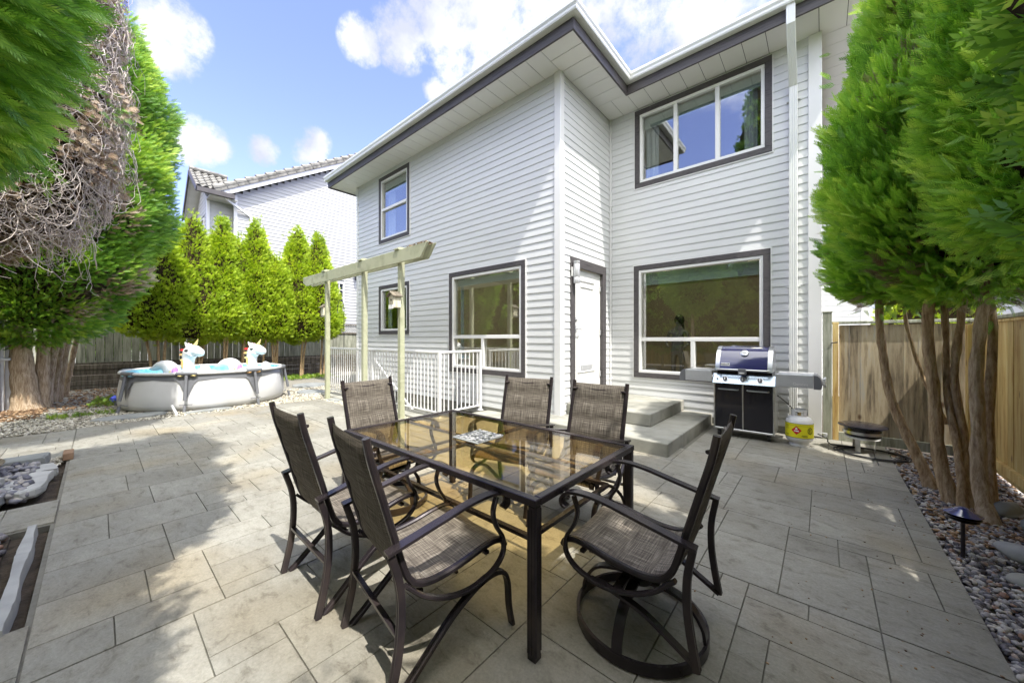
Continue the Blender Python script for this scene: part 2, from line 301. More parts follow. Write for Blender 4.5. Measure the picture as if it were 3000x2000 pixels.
    def ell(s, c, r, seg=14, rings=9, mi=0, rot=None):
        c = Vector(c); vs = []; fs = []
        for i in range(rings+1):
            ph = PI*(i/rings)*.998+.001*PI
            for q in range(seg):
                v = Vector((r[0]*math.sin(ph)*math.cos(2*PI*q/seg), r[1]*math.sin(ph)*math.sin(2*PI*q/seg), r[2]*math.cos(ph)))
                if rot: v = rot @ v
                vs.append(c+v)
        fs = [(i*seg+q, (i+1)*seg+q, (i+1)*seg+(q+1) % seg, i*seg+(q+1) % seg) for i in range(rings) for q in range(seg)]
        return s.add(vs, fs, mi)
    def prism(s, poly, z0, z1, mi=0):
        n = len(poly); vs = [(*p, z0) for p in poly]+[(*p, z1) for p in poly]
        return s.add(vs, [tuple(range(n))[::-1], tuple(range(n, 2*n))]+[(i, (i+1) % n, n+(i+1) % n, n+i) for i in range(n)], mi)
    def build(s, name, mats, parent=None, smooth=None, bevel=0, seg=1, **k):
        o0 = root_loc(parent); me = D.meshes.new(name); me.from_pydata([(x-o0.x, y-o0.y, z-o0.z) for x, y, z in s.v], [], s.f)
        for mt in (mats if isinstance(mats, (list, tuple)) else [mats]): me.materials.append(mt)
        me.polygons.foreach_set('material_index', s.m)
        if smooth is not None: me.shade_smooth(); me.set_sharp_from_angle(angle=rad(smooth))
        me.update(); o = link(D.objects.new(name, me), parent, **k)
        if bevel:
            b = o.modifiers.new('bevel', 'BEVEL'); b.width = bevel; b.segments = seg; b.limit_method = 'ANGLE'; b.angle_limit = rad(50)
        return o
def rrect(w, t, c=.25):
    a, b = w/2, t/2; e = min(a, b)*c*2
    return [(-a+e, -b), (a-e, -b), (a, -b+e), (a, b-e), (a-e, b), (-a+e, b), (-a, b-e), (-a, -b+e)]
def flute(w, t):
    a, b, g = w/2, t/2, t*.22
    return [(-a, -b), (a, -b), (a, b-g), (a-.12*w, b), (.2*w, b), (.14*w, b-g), (.06*w, b-g), (0.03*w, b), (-.03*w, b), (-.06*w, b-g), (-.14*w, b-g), (-.2*w, b), (-a+.12*w, b), (-a, b-g)]
def npmesh(name, V, F, mats, parent=None, tint=None, mi=None, smooth=False, **k):
    me = D.meshes.new(name); o0 = root_loc(parent); V = V-np.array(o0)
    me.vertices.add(len(V)); me.vertices.foreach_set('co', V.astype(np.float32).ravel())
    n, kf = F.shape; me.loops.add(n*kf); me.loops.foreach_set('vertex_index', F.astype(np.int32).ravel())
    me.polygons.add(n); me.polygons.foreach_set('loop_start', np.arange(0, n*kf, kf, dtype=np.int32))
    for mt in (mats if isinstance(mats, (list, tuple)) else [mats]): me.materials.append(mt)
    if mi is not None: me.polygons.foreach_set('material_index', mi.astype(np.int32))
    if tint is not None:
        a = me.attributes.new('tint', 'FLOAT', 'POINT'); a.data.foreach_set('value', tint.astype(np.float32))
    me.update(calc_edges=True)
    if smooth: me.shade_smooth()
    return link(D.objects.new(name, me), parent, **k)
def norm(a): return a/np.maximum(np.linalg.norm(a, axis=-1, keepdims=True), 1e-6)
def dup(root, loc, rz=None, label=None):
    r = root.copy(); COL.objects.link(r); r.location = loc
    if rz is not None: r.rotation_euler = (0, 0, rz)
    if label: r['label'] = label
    for ch in root.children:
        c = ch.copy(); COL.objects.link(c); c.parent = r
        for g in ch.children:
            d = g.copy(); COL.objects.link(d); d.parent = c
    return r
def text(s, size, mat, parent, name, loc, rot, ext=.001, bold=False):
    cu = D.curves.new('lettering', 'FONT'); cu.body = s; cu.size = size; cu.extrude = ext; cu.align_x = 'CENTER'; cu.align_y = 'CENTER'
    if bold: cu.offset = size*.025
    t = D.objects.new('t', cu); COL.objects.link(t); bpy.context.view_layer.update()
    me = D.meshes.new_from_object(t.evaluated_get(bpy.context.evaluated_depsgraph_get())); D.objects.remove(t)
    mtx = Matrix.Translation(Vector(loc)-root_loc(parent)) @ rot.to_4x4(); me.transform(mtx); me.materials.clear(); me.materials.append(mat)
    return link(D.objects.new(name, me), parent)

# ------------------------------------------------------------------ foliage
def spray_template(pairs, sub, wid=.085, ang=40, bl=.52):
    V = []; F = []
    def rh(p, ang, l, w):
        d = np.array([math.cos(ang), math.sin(ang)]); s = np.array([-d[1], d[0]]); o = len(V)
        for q in (p, p+d*l*.5+s*w*.5, p+d*l, p+d*l*.5-s*w*.5): V.append((q[0], q[1], -.22*q[0]**2+.10*abs(q[1])))
        F.append((o, o+1, o+2, o+3))
    rh(np.array([0., 0.]), 0, 1, wid*.9)
    for i in range(pairs):
        t = .08+.82*i/pairs; l = bl*(1-t)**.8+.12
        for sg in (-1, 1):
            p = np.array([t+.03*sg, 0.]); a = sg*rad(ang); rh(p, a, l, wid)
            if sub:
                d = np.array([math.cos(a), math.sin(a)])
                for u in (.35, .62):
                    for s2 in (-1, 1): rh(p+d*l*u, a+s2*rad(36), l*.42, wid*.8)
    return np.array(V), np.array(F)
TPL = {0: spray_template(3, False, .14), 1: spray_template(5, False, .085), 2: spray_template(5, True, .06), 3: spray_template(6, False, .055, 27, .30)}
def sprays(P, Dr, Nr, L, tint, lod, rng):
    tv, tf = TPL[lod]; Dr = norm(Dr); S = norm(np.cross(Nr, Dr)); Nn = np.cross(Dr, S)
    L = L[:, None, None]
    V = P[:, None, :]+L*(tv[None, :, 0:1]*Dr[:, None, :]+tv[None, :, 1:2]*S[:, None, :]+tv[None, :, 2:3]*Nn[:, None, :])
    k = len(tv); F = (tf[None]+np.arange(len(P))[:, None, None]*k).reshape(-1, 4)
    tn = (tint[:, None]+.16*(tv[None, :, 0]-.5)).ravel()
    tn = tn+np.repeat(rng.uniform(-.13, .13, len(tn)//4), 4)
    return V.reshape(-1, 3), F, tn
def crown(parent, prof, n, L, seed, mat, lod=1, core=.8, up=.55, clump=26, csig=1.0, lump=.12, dry=0, jit=.28, name='crown', bul=.10, droop=0, arc=None):
    rng = np.random.default_rng(seed); prof = np.array(prof, float)
    zs = np.linspace(prof[0, 0], prof[-1, 0], 60); rr = np.interp(zs, prof[:, 0], prof[:, 1])
    ox = np.interp(zs, prof[:, 0], prof[:, 2]) if prof.shape[1] > 2 else zs*0; oy = np.interp(zs, prof[:, 0], prof[:, 3]) if prof.shape[1] > 2 else zs*0
    nc = max(8, n//clump); cdf = np.cumsum(rr+.05); cdf /= cdf[-1]
    f1, f2, f3 = rng.uniform(0, 6.28, 3)
    def rad_(z, th):
        r = np.interp(z, zs, rr)
        return r*(1+lump*np.sin(2*th+f1+z*1.4)+lump*.7*np.sin(5*th+f2-z*2.2)+lump*.6*np.sin(3*z+f3+th))
    z = np.interp(rng.random(nc), cdf, zs); th = rng.uniform(0, 2*PI, nc) if arc is None else rng.uniform(arc[0], arc[1], nc)
    r = rad_(z, th)*rng.uniform(.86, 1.06, nc)
    cx = np.interp(z, zs, ox); cy = np.interp(z, zs, oy)
    A = np.stack([cx+r*np.cos(th), cy+r*np.sin(th), z], 1)
    slope = -np.gradient(rr, zs); sl = np.interp(z, zs, slope)
    O = norm(np.stack([np.cos(th), np.sin(th), np.clip(sl, -1.2, 1.2)*.8], 1))
    ct = rng.random(nc)
    idx = rng.integers(0, nc, n); sig = L*csig
    off = rng.normal(0, sig, (n, 3)); Oi = O[idx]; off -= Oi*np.sum(off*Oi, 1, keepdims=True)
    dd = np.linalg.norm(off, axis=1)/(2*sig)
    P = A[idx]+off+Oi*((bul*(1-np.minimum(dd, 1)**2)+rng.uniform(-L*1.3, 0, n))[:, None])
    Dr = Oi*1.0+np.array([0, 0, up])+off/sig*.35+rng.normal(0, jit, (n, 3)); Dr[:, 2] -= droop
    P = P-norm(Dr)*L*.5
    Nr = np.cross(Oi, np.array([0, 0, 1.]))+rng.normal(0, .55, (n, 3))
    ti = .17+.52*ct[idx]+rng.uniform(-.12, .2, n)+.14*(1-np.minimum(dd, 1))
    V, F, tn = sprays(P, Dr, Nr, L*rng.uniform(.65, 1.25, n), ti, lod, rng)
    mi = np.zeros(len(F), int)
    if dry:
        k = len(TPL[lod][1]); dm = (rng.random(nc) < dry)[idx]; mi = np.repeat(dm.astype(int), k)
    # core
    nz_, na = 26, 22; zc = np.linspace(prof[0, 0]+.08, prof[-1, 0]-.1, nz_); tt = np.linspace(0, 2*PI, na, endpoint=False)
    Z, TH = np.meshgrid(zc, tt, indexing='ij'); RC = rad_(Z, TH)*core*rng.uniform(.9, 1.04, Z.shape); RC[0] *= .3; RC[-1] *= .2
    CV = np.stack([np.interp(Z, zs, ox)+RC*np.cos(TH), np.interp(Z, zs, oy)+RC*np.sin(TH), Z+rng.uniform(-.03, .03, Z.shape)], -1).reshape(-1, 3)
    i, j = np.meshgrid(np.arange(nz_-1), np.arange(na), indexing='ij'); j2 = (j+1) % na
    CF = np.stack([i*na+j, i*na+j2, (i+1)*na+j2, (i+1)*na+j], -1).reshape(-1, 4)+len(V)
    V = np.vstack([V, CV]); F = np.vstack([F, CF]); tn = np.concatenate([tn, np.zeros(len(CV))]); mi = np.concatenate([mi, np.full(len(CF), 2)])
    return npmesh(name, V, F, [mat, M['fol_dry'], M['core']], parent, tn, mi)
def trunk(parent, path, r0, r1, mat, name='trunk', seg=10, seed=0):
    p = catmull(path, 5); n = len(p); rs = []
    for i, q in enumerate(p):
        t = i/(n-1); fl = 1+.3*max(0, 1-t*8); rs.append((r0+(r1-r0)*t)*fl*(1+.07*math.sin(i*2.3+seed)))
    mb = MB().tube(p, [q*.72 for q in rs], seg); rn = random.Random(seed)
    mb.v = [(x+rn.uniform(-.005, .005)+.008*math.sin(z*5.3+seed), y+rn.uniform(-.005, .005), z) for x, y, z in mb.v]
    return mb.build(name, mat, parent, smooth=60)
def limbs(mb, c, z0, z1, r, n, seed, rr=.012):
    rn = random.Random(seed)
    for i in range(n):
        z = rn.uniform(z0, z1); a = rn.uniform(0, 6.28); L = r*rn.uniform(.5, .85)
        mb.tube(catmull([(c[0], c[1], z), (c[0]+L*.5*math.cos(a), c[1]+L*.5*math.sin(a), z+.1), (c[0]+L*math.cos(a), c[1]+L*math.sin(a), z+.32)], 3), rr, 5)
ICO = None
def stones(name, P, size, mat, seed=1, flat=.6, kind='stuff', label=None, cat=None, parent=None, **k):
    global ICO
    if ICO is None:
        t = (1+5**.5)/2; v = norm(np.array([(-1, t, 0), (1, t, 0), (-1, -t, 0), (1, -t, 0), (0, -1, t), (0, 1, t), (0, -1, -t), (0, 1, -t), (t, 0, -1), (t, 0, 1), (-t, 0, -1), (-t, 0, 1)], float))
        f = np.array([(0, 11, 5), (0, 5, 1), (0, 1, 7), (0, 7, 10), (0, 10, 11), (1, 5, 9), (5, 11, 4), (11, 10, 2), (10, 7, 6), (7, 1, 8), (3, 9, 4), (3, 4, 2), (3, 2, 6), (3, 6, 8), (3, 8, 9), (4, 9, 5), (2, 4, 11), (6, 2, 10), (8, 6, 7), (9, 8, 1)]); ICO = (v, f)
    rng = np.random.default_rng(seed); v, f = ICO; n = len(P)
    s = rng.uniform(.55, 1.3, n)*size; sc = np.stack([s*rng.uniform(.8, 1.4, n), s*rng.uniform(.6, 1, n), s*rng.uniform(.45, .9, n)*flat/.6], 1)
    vv = v[None]*(1+rng.uniform(-.14, .14, (n, 12, 1)))*sc[:, None, :]
    a = rng.uniform(0, 6.28, n); b = rng.normal(0, .35, n); ca, sa, cb, sb = np.cos(a), np.sin(a), np.cos(b), np.sin(b)
    x = vv[..., 0]*cb[:, None]+vv[..., 2]*sb[:, None]; z = -vv[..., 0]*sb[:, None]+vv[..., 2]*cb[:, None]; y = vv[..., 1]
    X = x*ca[:, None]-y*sa[:, None]; Y = x*sa[:, None]+y*ca[:, None]
    V = (np.stack([X, Y, z], -1)+P[:, None, :]).reshape(-1, 3); F = (f[None]+np.arange(n)[:, None, None]*12).reshape(-1, 3)
    return npmesh(name, V, F, mat, parent, np.repeat(rng.random(n), 12), None, True, label=label, cat=cat, kind=kind, **k)
def scatter(n, x0, x1, y0, y1, z=0, seed=0, dz=.012, excl=()):
    rng = np.random.default_rng(seed); P = np.stack([rng.uniform(x0, x1, n), rng.uniform(y0, y1, n), z+rng.uniform(-dz, dz, n)], 1)
    for (a, b, c, d) in excl: P = P[~((P[:, 0] > a) & (P[:, 0] < b) & (P[:, 1] > c) & (P[:, 1] < d))]
    return P

# ------------------------------------------------------------------ the ground
PX0, PX1, PYF = -9.0, .62, 3.45
g = MB(); Zg = -.06
hx0, hx1, hy0, hy1 = -9.7, -5.05, 4.14, 4.99       # stair well beside the house
for a, b, c, d in ((-400, hx0, -400, 400), (hx1, 400, -400, 400), (hx0, hx1, -400, hy0), (hx0, hx1, hy1, 400)):
    g.add([(a, c, Zg), (b, c, Zg), (b, d, Zg), (a, d, Zg)], [(0, 1, 2, 3)])
g.build('ground', M['soil'], kind='structure')
w = MB(); w.box(hx0, hx1, hy0-.12, hy0, -1.7, .02); w.box(hx0, hx1, hy0, hy1, -1.75, -1.7); w.box(hx0-.12, hx0, hy0-.12, hy1, -1.7, .02); w.box(hx1, hx1+.12, hy0-.12, hy1, -1.7, .02)
w.build('stairwell', M['conc'], kind='structure', bevel=.006)
# ashlar stamped patio: every stamped block is modelled, joints are real gaps over a dark base
def ashlar(mb, x0, x1, y0, y1, u=.138, seed=3, z=0, gap=.001):
    rn = random.Random(seed); nx = int(round((x1-x0)/u)); ny = int(round((y1-y0)/u)); ux = (x1-x0)/nx; uy = (y1-y0)/ny
    occ = [[0]*ny for _ in range(nx)]; sizes = [(4, 3), (3, 4), (3, 3), (2, 3), (3, 2), (4, 2), (2, 4), (2, 2), (1, 3), (3, 1), (2, 3), (1, 2), (4, 4)]
    for j in range(ny):
        for i in range(nx):
            if occ[i][j]: continue
            c = sizes[:]; rn.shuffle(c); c = sorted(c[:5], key=lambda s: -s[0]*s[1])+[(2, 1), (1, 2), (1, 1)]
            for a, b in c:
                if i+a <= nx and j+b <= ny and not any(occ[i+p][j+q] for p in range(a) for q in range(b)):
                    for p in range(a):
                        for q in range(b): occ[i+p][j+q] = 1
                    xa, xb, ya, yb = x0+i*ux+gap, x0+(i+a)*ux-gap, y0+j*uy+gap, y0+(j+b)*uy-gap; e = .0022
                    mb.add([(xa, ya, z-.014), (xb, ya, z-.014), (xb, yb, z-.014), (xa, yb, z-.014), (xa+e, ya+e, z), (xb-e, ya+e, z), (xb-e, yb-e, z), (xa+e, yb-e, z)],
                           [(4, 5, 6, 7), (0, 1, 5, 4), (1, 2, 6, 5), (2, 3, 7, 6), (3, 0, 4, 7)]); break
pt = MB()
cj = .0025
for i, (a, b) in enumerate(((PX0, -6.75), (-6.75+cj, -2.49-cj), (-2.49+cj, PX1))):
    for j, (c, d) in enumerate(((-.22+cj, 2.5-cj), (2.5+cj, PYF))):
        ashlar(pt, a, b, c, d, seed=11+i*5+j)
ashlar(pt, -4.95, PX1, PYF+.0, 4.42, seed=40); ashlar(pt, -1.35, PX1, 4.42, 6.84, seed=41)
ashlar(pt, -4.95, -1.35, 4.42, 5.0, seed=42)
ashlar(pt, -8.9, -6.95, -1.6, -.22-cj, seed=45); ashlar(pt, -5.15, -4.55, -1.6, -.22-cj, seed=46)
ashlar(pt, -3.0, PX1, -5, -.22-cj, seed=47)
pt.build('patio', M['patio'], kind='structure')
sb = MB()
sb.box(PX0-.02, PX1, -.24, PYF+.01, -.2, -.012); sb.box(-4.96, PX1, PYF+.01, 6.84, -.2, -.012); sb.box(-8.92, -6.93, -1.62, -.24, -.2, -.012); sb.box(-5.17, -4.53, -1.62, -.24, -.2, -.012); sb.box(-3.02, PX1, -5, -.24, -.2, -.012)
sb.build('patio_slab', M['joint'], kind='structure')
# concrete pads by the railing
c_ = MB(); c_.box(-9.82, -4.94, 3.72, 4.02, -.05, .035); c_.box(-4.93, -4.15, 4.55, 4.985, -.05, .045); c_.build('concrete_kerb', M['conc'], kind='structure', bevel=.01)
# gravel beds
gb = MB(); gb.box(PX1+.005, 1.5, -3, 6.84, -.2, -.035); gb.build('right_gravel_bed', M['soil'], kind='structure')
gb = MB(); gb.box(-16.1, PX0-.03, -6, 7.5, -.2, -.03); gb.box(PX0-.03, -4.97, PYF+.02, 3.71, -.2, -.03); gb.build('left_gravel_bed', M['gravelbase'], kind='structure')
P = scatter(15000, PX1+.01, 1.5, 1.2, 6.8, -.022, 5, .014); stones('gravel', P, .019, M['pebble'], 2, label='dark mixed gravel filling the bed under the right cedars', cat='gravel')
P = scatter(1500, PX1+.02, 1.5, 4.0, 6.8, -.01, 6, .01); stones('wood_chips', P, .02, M['mulch'], 9, .3, label='brown wood chips scattered among the right gravel', cat='mulch')
P = np.vstack([scatter(17000, -11.5, PX0-.03, -1.9, 5.5, -.015, 7, .012), scatter(9000, PX0-.03, -4.97, PYF+.02, 3.71, -.015, 8, .012), scatter(2500, -10.2, -9.2, 3.4, 5, -.01, 8)])
stones('gravel', P, .021, M['pebble_tan'], 3, label='pale tan gravel between the patio and the pool', cat='gravel')
P = np.vstack([scatter(2600, -12.6, -10.6, -2.6, -.7, 0, 9, .02)]); stones('bark_litter', P, .028, M['mulch'], 4, .25, label='orange brown bark litter under the big left cedar', cat='mulch')

P = np.vstack([scatter(150, -.2, .6, 1.0, 6.5, .002, 61, .001), scatter(60, -8.9, -8.0, -.2, 3.4, .002, 62, .001), scatter(60, -3.5, .3, 1.5, 6, .002, 63, .001)]); stones('leaf_litter', P, .006, M['mulch'], 14, .3, label='tiny dry cedar bits scattered over the patio', cat='leaf litter')

# ------------------------------------------------------------------ the house
XR = -3.28; YA = 5.0; YB = 6.83; XC = -.02; ZT = 5.85; SH = .125
def mA(a, z, o): return (a, YA-o, z)
def mB(a, z, o): return (a, YB-o, z)
def mR(a, z, o): return (XR+o, a, z)
def bx(mb, mp, a0, a1, z0, z1, o0, o1, mi=0):
    p = mp(a0, z0, o0); q = mp(a1, z1, o1); mb.box(p[0], q[0], p[1], q[1], p[2], q[2], mi)
def siding(mb, mp, arange, z0, z1, holes=(), h=SH, out=.012):
    n = int(round((z1-z0)/h)); h = (z1-z0)/n
    for i in range(n):
        za, zb = z0+i*h, z0+(i+1)*h; A0, A1 = arange(za+h/2) if callable(arange) else arange
        segs = [(A0, A1)]
        for (a0, a1, b0, b1) in holes:
            if za >= b1-.01 or zb <= b0+.01: continue
            ns = []
            for s0, s1 in segs:
                if a0 > s0 and a0 < s1: ns.append((s0, a0))
                if a1 < s1 and a1 > s0: ns.append((a1, s1))
                if a1 <= s0 or a0 >= s1: ns.append((s0, s1))
            segs = ns
        for s0, s1 in segs:
            q = [mp(s0, za, out), mp(s1, za, out), mp(s1, za+h*.12, out), mp(s0, za+h*.12, out), mp(s1, zb, .001), mp(s0, zb, .001), mp(s0, za, -.002), mp(s1, za, -.002)]
            mb.add(q, [(0, 1, 2, 3), (3, 2, 4, 5), (6, 7, 1, 0), (0, 3, 5, 6), (1, 7, 4, 2)])
house = T('house', 'white lap siding two storey house with charcoal window trim and deep eaves', 'house', (-3.28, 6.83, 0))
W1 = (-9.07, -7.62, 3.97, 5.735); W3 = (-9.07, -7.63, 1.545, 2.84); W2 = (-6.11, -4.0, .73, 2.84)
WU = (-2.75, -.59, 4.32, 5.81); WL = (-2.77, -.61, .69, 2.83); DR = (5.30, 6.60, .36, 2.84)
def inset(w, d=.05): return (w[0]+d, w[1]-d, w[2]+d, w[3]-d)
s = MB(); Z0 = .10
siding(s, mA, (-10.32, XR-.001), Z0, ZT, [inset(w) for w in (W1, W3, W2)])
siding(s, mB, (XR+.001, XC), Z0, ZT, [inset(WU), inset(WL)])
siding(s, mR, (YA+.001, YB-.001), Z0, ZT, [inset(DR)])
rn = random.Random(12)
for mp, a0_, a1_, n_ in ((mA, -10.2, -3.5, 22), (mB, -3.1, -.2, 9)):
    for i in range(n_):
        a = rn.uniform(a0_, a1_); k = rn.randint(3, 45); za = Z0+k*SH
        if za+SH > ZT or any(w[0]-.05 < a < w[1]+.05 and w[2]-.1 < za < w[3]+.1 for w in (W1, W2, W3, WU, WL)): continue
        q = [mp(a, za+.004, .0135), mp(a+.004, za+.004, .0135), mp(a+.004, za+SH*.95, .0025), mp(a, za+SH*.95, .0025), mp(a, za+.004, 0), mp(a, za+SH*.95, 0)]; s.add(q, [(0, 1, 2, 3), (4, 0, 3, 5)])
s.build('wall', M['siding'], house)
b = MB()   # sheathing with the openings left out, so no light leaks in
def sheath(mp, A0, A1, holes, t0=-.14, t1=-.004, z0=-1.75):
    xs = sorted({A0, A1, *[h[0] for h in holes], *[h[1] for h in holes]}); zs = sorted({z0, ZT+.1, *[h[2] for h in holes], *[h[3] for h in holes]})
    for i in range(len(xs)-1):
        for j in range(len(zs)-1):
            cx, cz = (xs[i]+xs[i+1])/2, (zs[j]+zs[j+1])/2
            if any(h[0] < cx < h[1] and h[2] < cz < h[3] for h in holes): continue
            bx(b, mp, xs[i], xs[i+1], zs[j], zs[j+1], t0, t1)
sheath(mA, -10.32, XR-.004, [inset(w, .09) for w in (W1, W3, W2)]); sheath(mB, XR-.12, XC, [inset(WU, .09), inset(WL, .09)]); sheath(mR, YA+.14, YB, [inset(DR, .09)])
b.box(-10.33, -10.2, 5.15, 17, -1.7, ZT+.1); b.box(XC-.13, XC-.0, 6.98, 17, -.1, ZT+.1); b.box(-10.2, XC-.13, 16.9, 17, -.1, ZT+.1)
b.build('foundation', M['conc'], house)
r = MB(); r.box(-10.19, -3.45, 5.16, 11.0, .28, .32, 1); r.box(-3.44, -.17, 6.98, 11.0, .28, .32, 1)
r.box(-10.19, -3.45, 5.16, 11.0, 2.98, 3.1); r.box(-3.44, -.17, 6.98, 11.0, 2.98, 3.1); r.box(-10.19, -.17, 10.9, 11, .3, 5.8); r.box(-10.19, -3.45, 5.16, 11.0, 5.75, 5.8); r.box(-3.44, -.17, 6.98, 11.0, 5.82, 5.84)
r.box(-6.9, -6.8, 5.16, 11, .32, 5.75); r.box(-10.185, -10.15, 5.16, 11, .32, 5.75); r.box(-.22, -.172, 7, 11, .32, 5.8)
r.box(-6.7, -5.7, 8.2, 8.8, .33, 2.4, 2); r.box(-5.6, -5.0, 8.2, 8.8, .33, 1.2, 2)
r.build('interior_wall', [M['room'], M['roomfloor'], M['birdwood']], house)
# corner boards
tb = MB(); tb.box(XR-.10, XR+.022, YA-.024, YA+.10, Z0-.02, ZT-.001); tb.build('corner_board', M['trim'], house, bevel=.004)
tb = MB(); tb.box(XC-.14, XC+.012, YB-.03, YB+.1, Z0-.08, ZT-.001); tb.build('corner_board', M['trim'], house, bevel=.004)
tb = MB(); tb.box(-10.36, -10.28, YA-.024, YA+.10, Z0-.02, ZT-.001); tb.build('corner_board', M['trim'], house, bevel=.004)
tb = MB(); tb.box(XR+.016, XR+.045, YB-.045, YB-.016, Z0, ZT-.001); tb.build('corner_board', M['trim'], house)
s = MB(); siding(s, lambda a, z, o: (XC+o, a, z), (YB+.1, 17), Z0, ZT); s.build('side_wall', M['siding'], house)
# windows
def window(mp, w, vm=(), hm=(), split=None, label=None, blind=.2, curt=None, tw=.092, rblind=0):
    a0, a1, z0, z1 = w; f = MB()
    for q in ((a0, a1, z0, z0+tw), (a0, a1, z1-tw, z1), (a0, a0+tw, z0+tw, z1-tw), (a1-tw, a1, z0+tw, z1-tw)): bx(f, mp, *q, -.02, .034)
    fr = f.build('window', M['dark'], house, bevel=.004, label=label)
    j = MB(); e = .016
    for q in ((a0-e, a1+e, z0-e, z0-.001), (a0-e, a1+e, z1+.001, z1+e), (a0-e, a0-.001, z0, z1), (a1+.001, a1+e, z0, z1)): bx(j, mp, *q, 0, .026)
    j.build('trim', M['trim'], fr)
    v = MB(); b0, b1, c0, c1 = a0+tw+.001, a1-tw-.001, z0+tw+.001, z1-tw-.001; k = .05
    for q in ((b0, b1, c0, c0+k), (b0, b1, c1-k, c1), (b0, b0+k, c0+k, c1-k), (b1-k, b1, c0+k, c1-k)): bx(v, mp, *q, -.06, .022)
    for a in vm:
        if isinstance(a, tuple): bx(v, mp, a[0]-.035, a[0]+.035, a[1], a[2], -.055, .014)
        else: bx(v, mp, a-.033, a+.033, c0+k, c1-k, -.055, .014)
    for z in hm: bx(v, mp, b0+k, b1-k, z-.035, z+.035, -.055, .016)
    v.build('frame', M['vinyl'], fr, bevel=.006, seg=2)
    p = MB(); bx(p, mp, b0+.02, b1-.02, c0+.02, c1-.02, -.04, -.034); p.build('pane', M['glass'], fr)
    if blind:
        bl = MB(); n = max(2, int(blind/.022))
        for i in range(n): zc = c1-.06-i*.021; bx(bl, mp, b0+.05, b1-.05, zc-.008, zc+.008, -.12, -.095)
        bl.build('blind', M['blind'], fr)
    if curt:
        for (c, d) in curt:
            cu = MB(); m = int((d-c)/.02)
            for i in range(m): o = -.17+.018*math.sin(i*1.3); o2 = -.17+.018*math.sin((i+1)*1.3); cu.add([mp(c+i*.02, c0, o), mp(c+(i+1)*.02, c0, o2), mp(c+(i+1)*.02, c1-.03, o2), mp(c+i*.02, c1-.03, o)], [(0, 1, 2, 3)])
            cu.build('curtain', M['curtain'], fr)
    return fr
window(mA, W1, hm=[4.86], label='upper left window with a single horizontal sash bar', blind=.3, curt=[(-8.9, -8.55)])
window(mA, W3, label='small lower window behind the pergola', blind=0, curt=[(-8.92, -8.75)])
window(mA, W2, hm=[1.47], vm=[(-5.1, .85, 1.47)], label='large lower window beside the railing', blind=.17, curt=[(-5.95, -5.86)])
window(mB, WU, vm=[-2.01, -1.34], label='wide three pane upper window', blind=.22, curt=[(-2.6, -2.35), (-.98, -.78)])
window(mB, WL, hm=[1.42], vm=[(-1.72, .80, 1.42)], label='largest lower window behind the barbecue', blind=.26, curt=[])
# door
d = MB(); a0, a1, z0, z1 = DR
for q in ((a0, a0+.13, z0, z1), (a1-.13, a1, z0, z1), (a0+.13, a1-.13, z1-.16, z1)): bx(d, mR, *q, -.02, .036)
dr = d.build('door', M['darkh'], house, bevel=.004)
d = MB(); bx(d, mR, a0+.131, a1-.131, z0, z1-.161, -.07, -.03); 
for q in ((5.60, 6.24, .82, .85), (5.60, 6.24, 2.47, 2.50), (5.60, 5.63, .85, 2.47), (6.21, 6.24, .85, 2.47), (5.67, 6.17, 2.36, 2.38), (5.67, 5.69, .93, 2.36), (6.15, 6.17, .93, 2.36)): bx(d, mR, *q, -.03, -.014)
d.build('door_leaf', M['vinyl'], dr, bevel=.004)
d = MB(); bx(d, mR, 5.72, 6.12, .86, .95, -.028, -.012); d.build('pet_flap', M['steel_soft'], dr)
d = MB(); c0 = mR(5.50, 1.60, -.01); d.lathe([(0, 0), (.001, 0)], c0); d = MB(); bx(d, mR, 5.47, 5.53, 1.53, 1.66, -.03, .0); d.tube([mR(5.50, 1.60, -.01), mR(5.50, 1.60, .04), mR(5.56, 1.605, .055), mR(5.64, 1.59, .05)], .010, 8); d.build('handle', M['steel_soft'], dr, smooth=40)
d = MB(); bx(d, mR, 5.475, 5.53, 1.72, 1.80, -.03, .0); d.tube([mR(5.5, 1.76, -.005), mR(5.5, 1.76, .03)], .018, 10); d.build('lock', M['steel_soft'], dr, smooth=40)
for z in (.7, 1.5, 2.35): hb = MB(); bx(hb, mR, 6.44, 6.47, z, z+.1, -.03, -.005); hb.build('hinge', M['steel'], dr)
# soffit, fascia, gutter
OV = .57; sf = MB(); pz0, pz1 = ZT, ZT+.006
def panels(x0, x1, y0, y1, axis, step=.305):
    n = max(1, int(round(((x1-x0) if axis == 'x' else (y1-y0))/step)))
    for i in range(n):
        if axis == 'x': a = x0+(x1-x0)*i/n; c = x0+(x1-x0)*(i+1)/n; sf.box(a+.004, c-.004, y0, y1, pz0, pz1)
        else: a = y0+(y1-y0)*i/n; c = y0+(y1-y0)*(i+1)/n; sf.box(x0, x1, a+.004, c-.004, pz0, pz1)
XE = XR+OV+.02; XL = -10.32-OV; XRR = XC+OV
panels(XL, XR, YA-OV, YA+.1, 'x'); panels(XR+.003, XE, YA-OV, YB-OV-.004, 'y'); panels(XR+.003, XRR, YB-OV, YB+.1, 'x'); panels(XC+.0, XRR, YB+.104, 16, 'y'); panels(XL, -10.3, YA+.104, 16, 'y')
sf.build('soffit', M['soffit'], house)
sk = MB(); sk.box(XL, XE, YA-OV, 17, ZT+.012, ZT+.02); sk.box(XE, XRR, YB-OV, 17, ZT+.012, ZT+.02); sk.build('soffit_backing', M['black'], house)
fz0, fz1, ft = ZT-.035, ZT+.13, .03
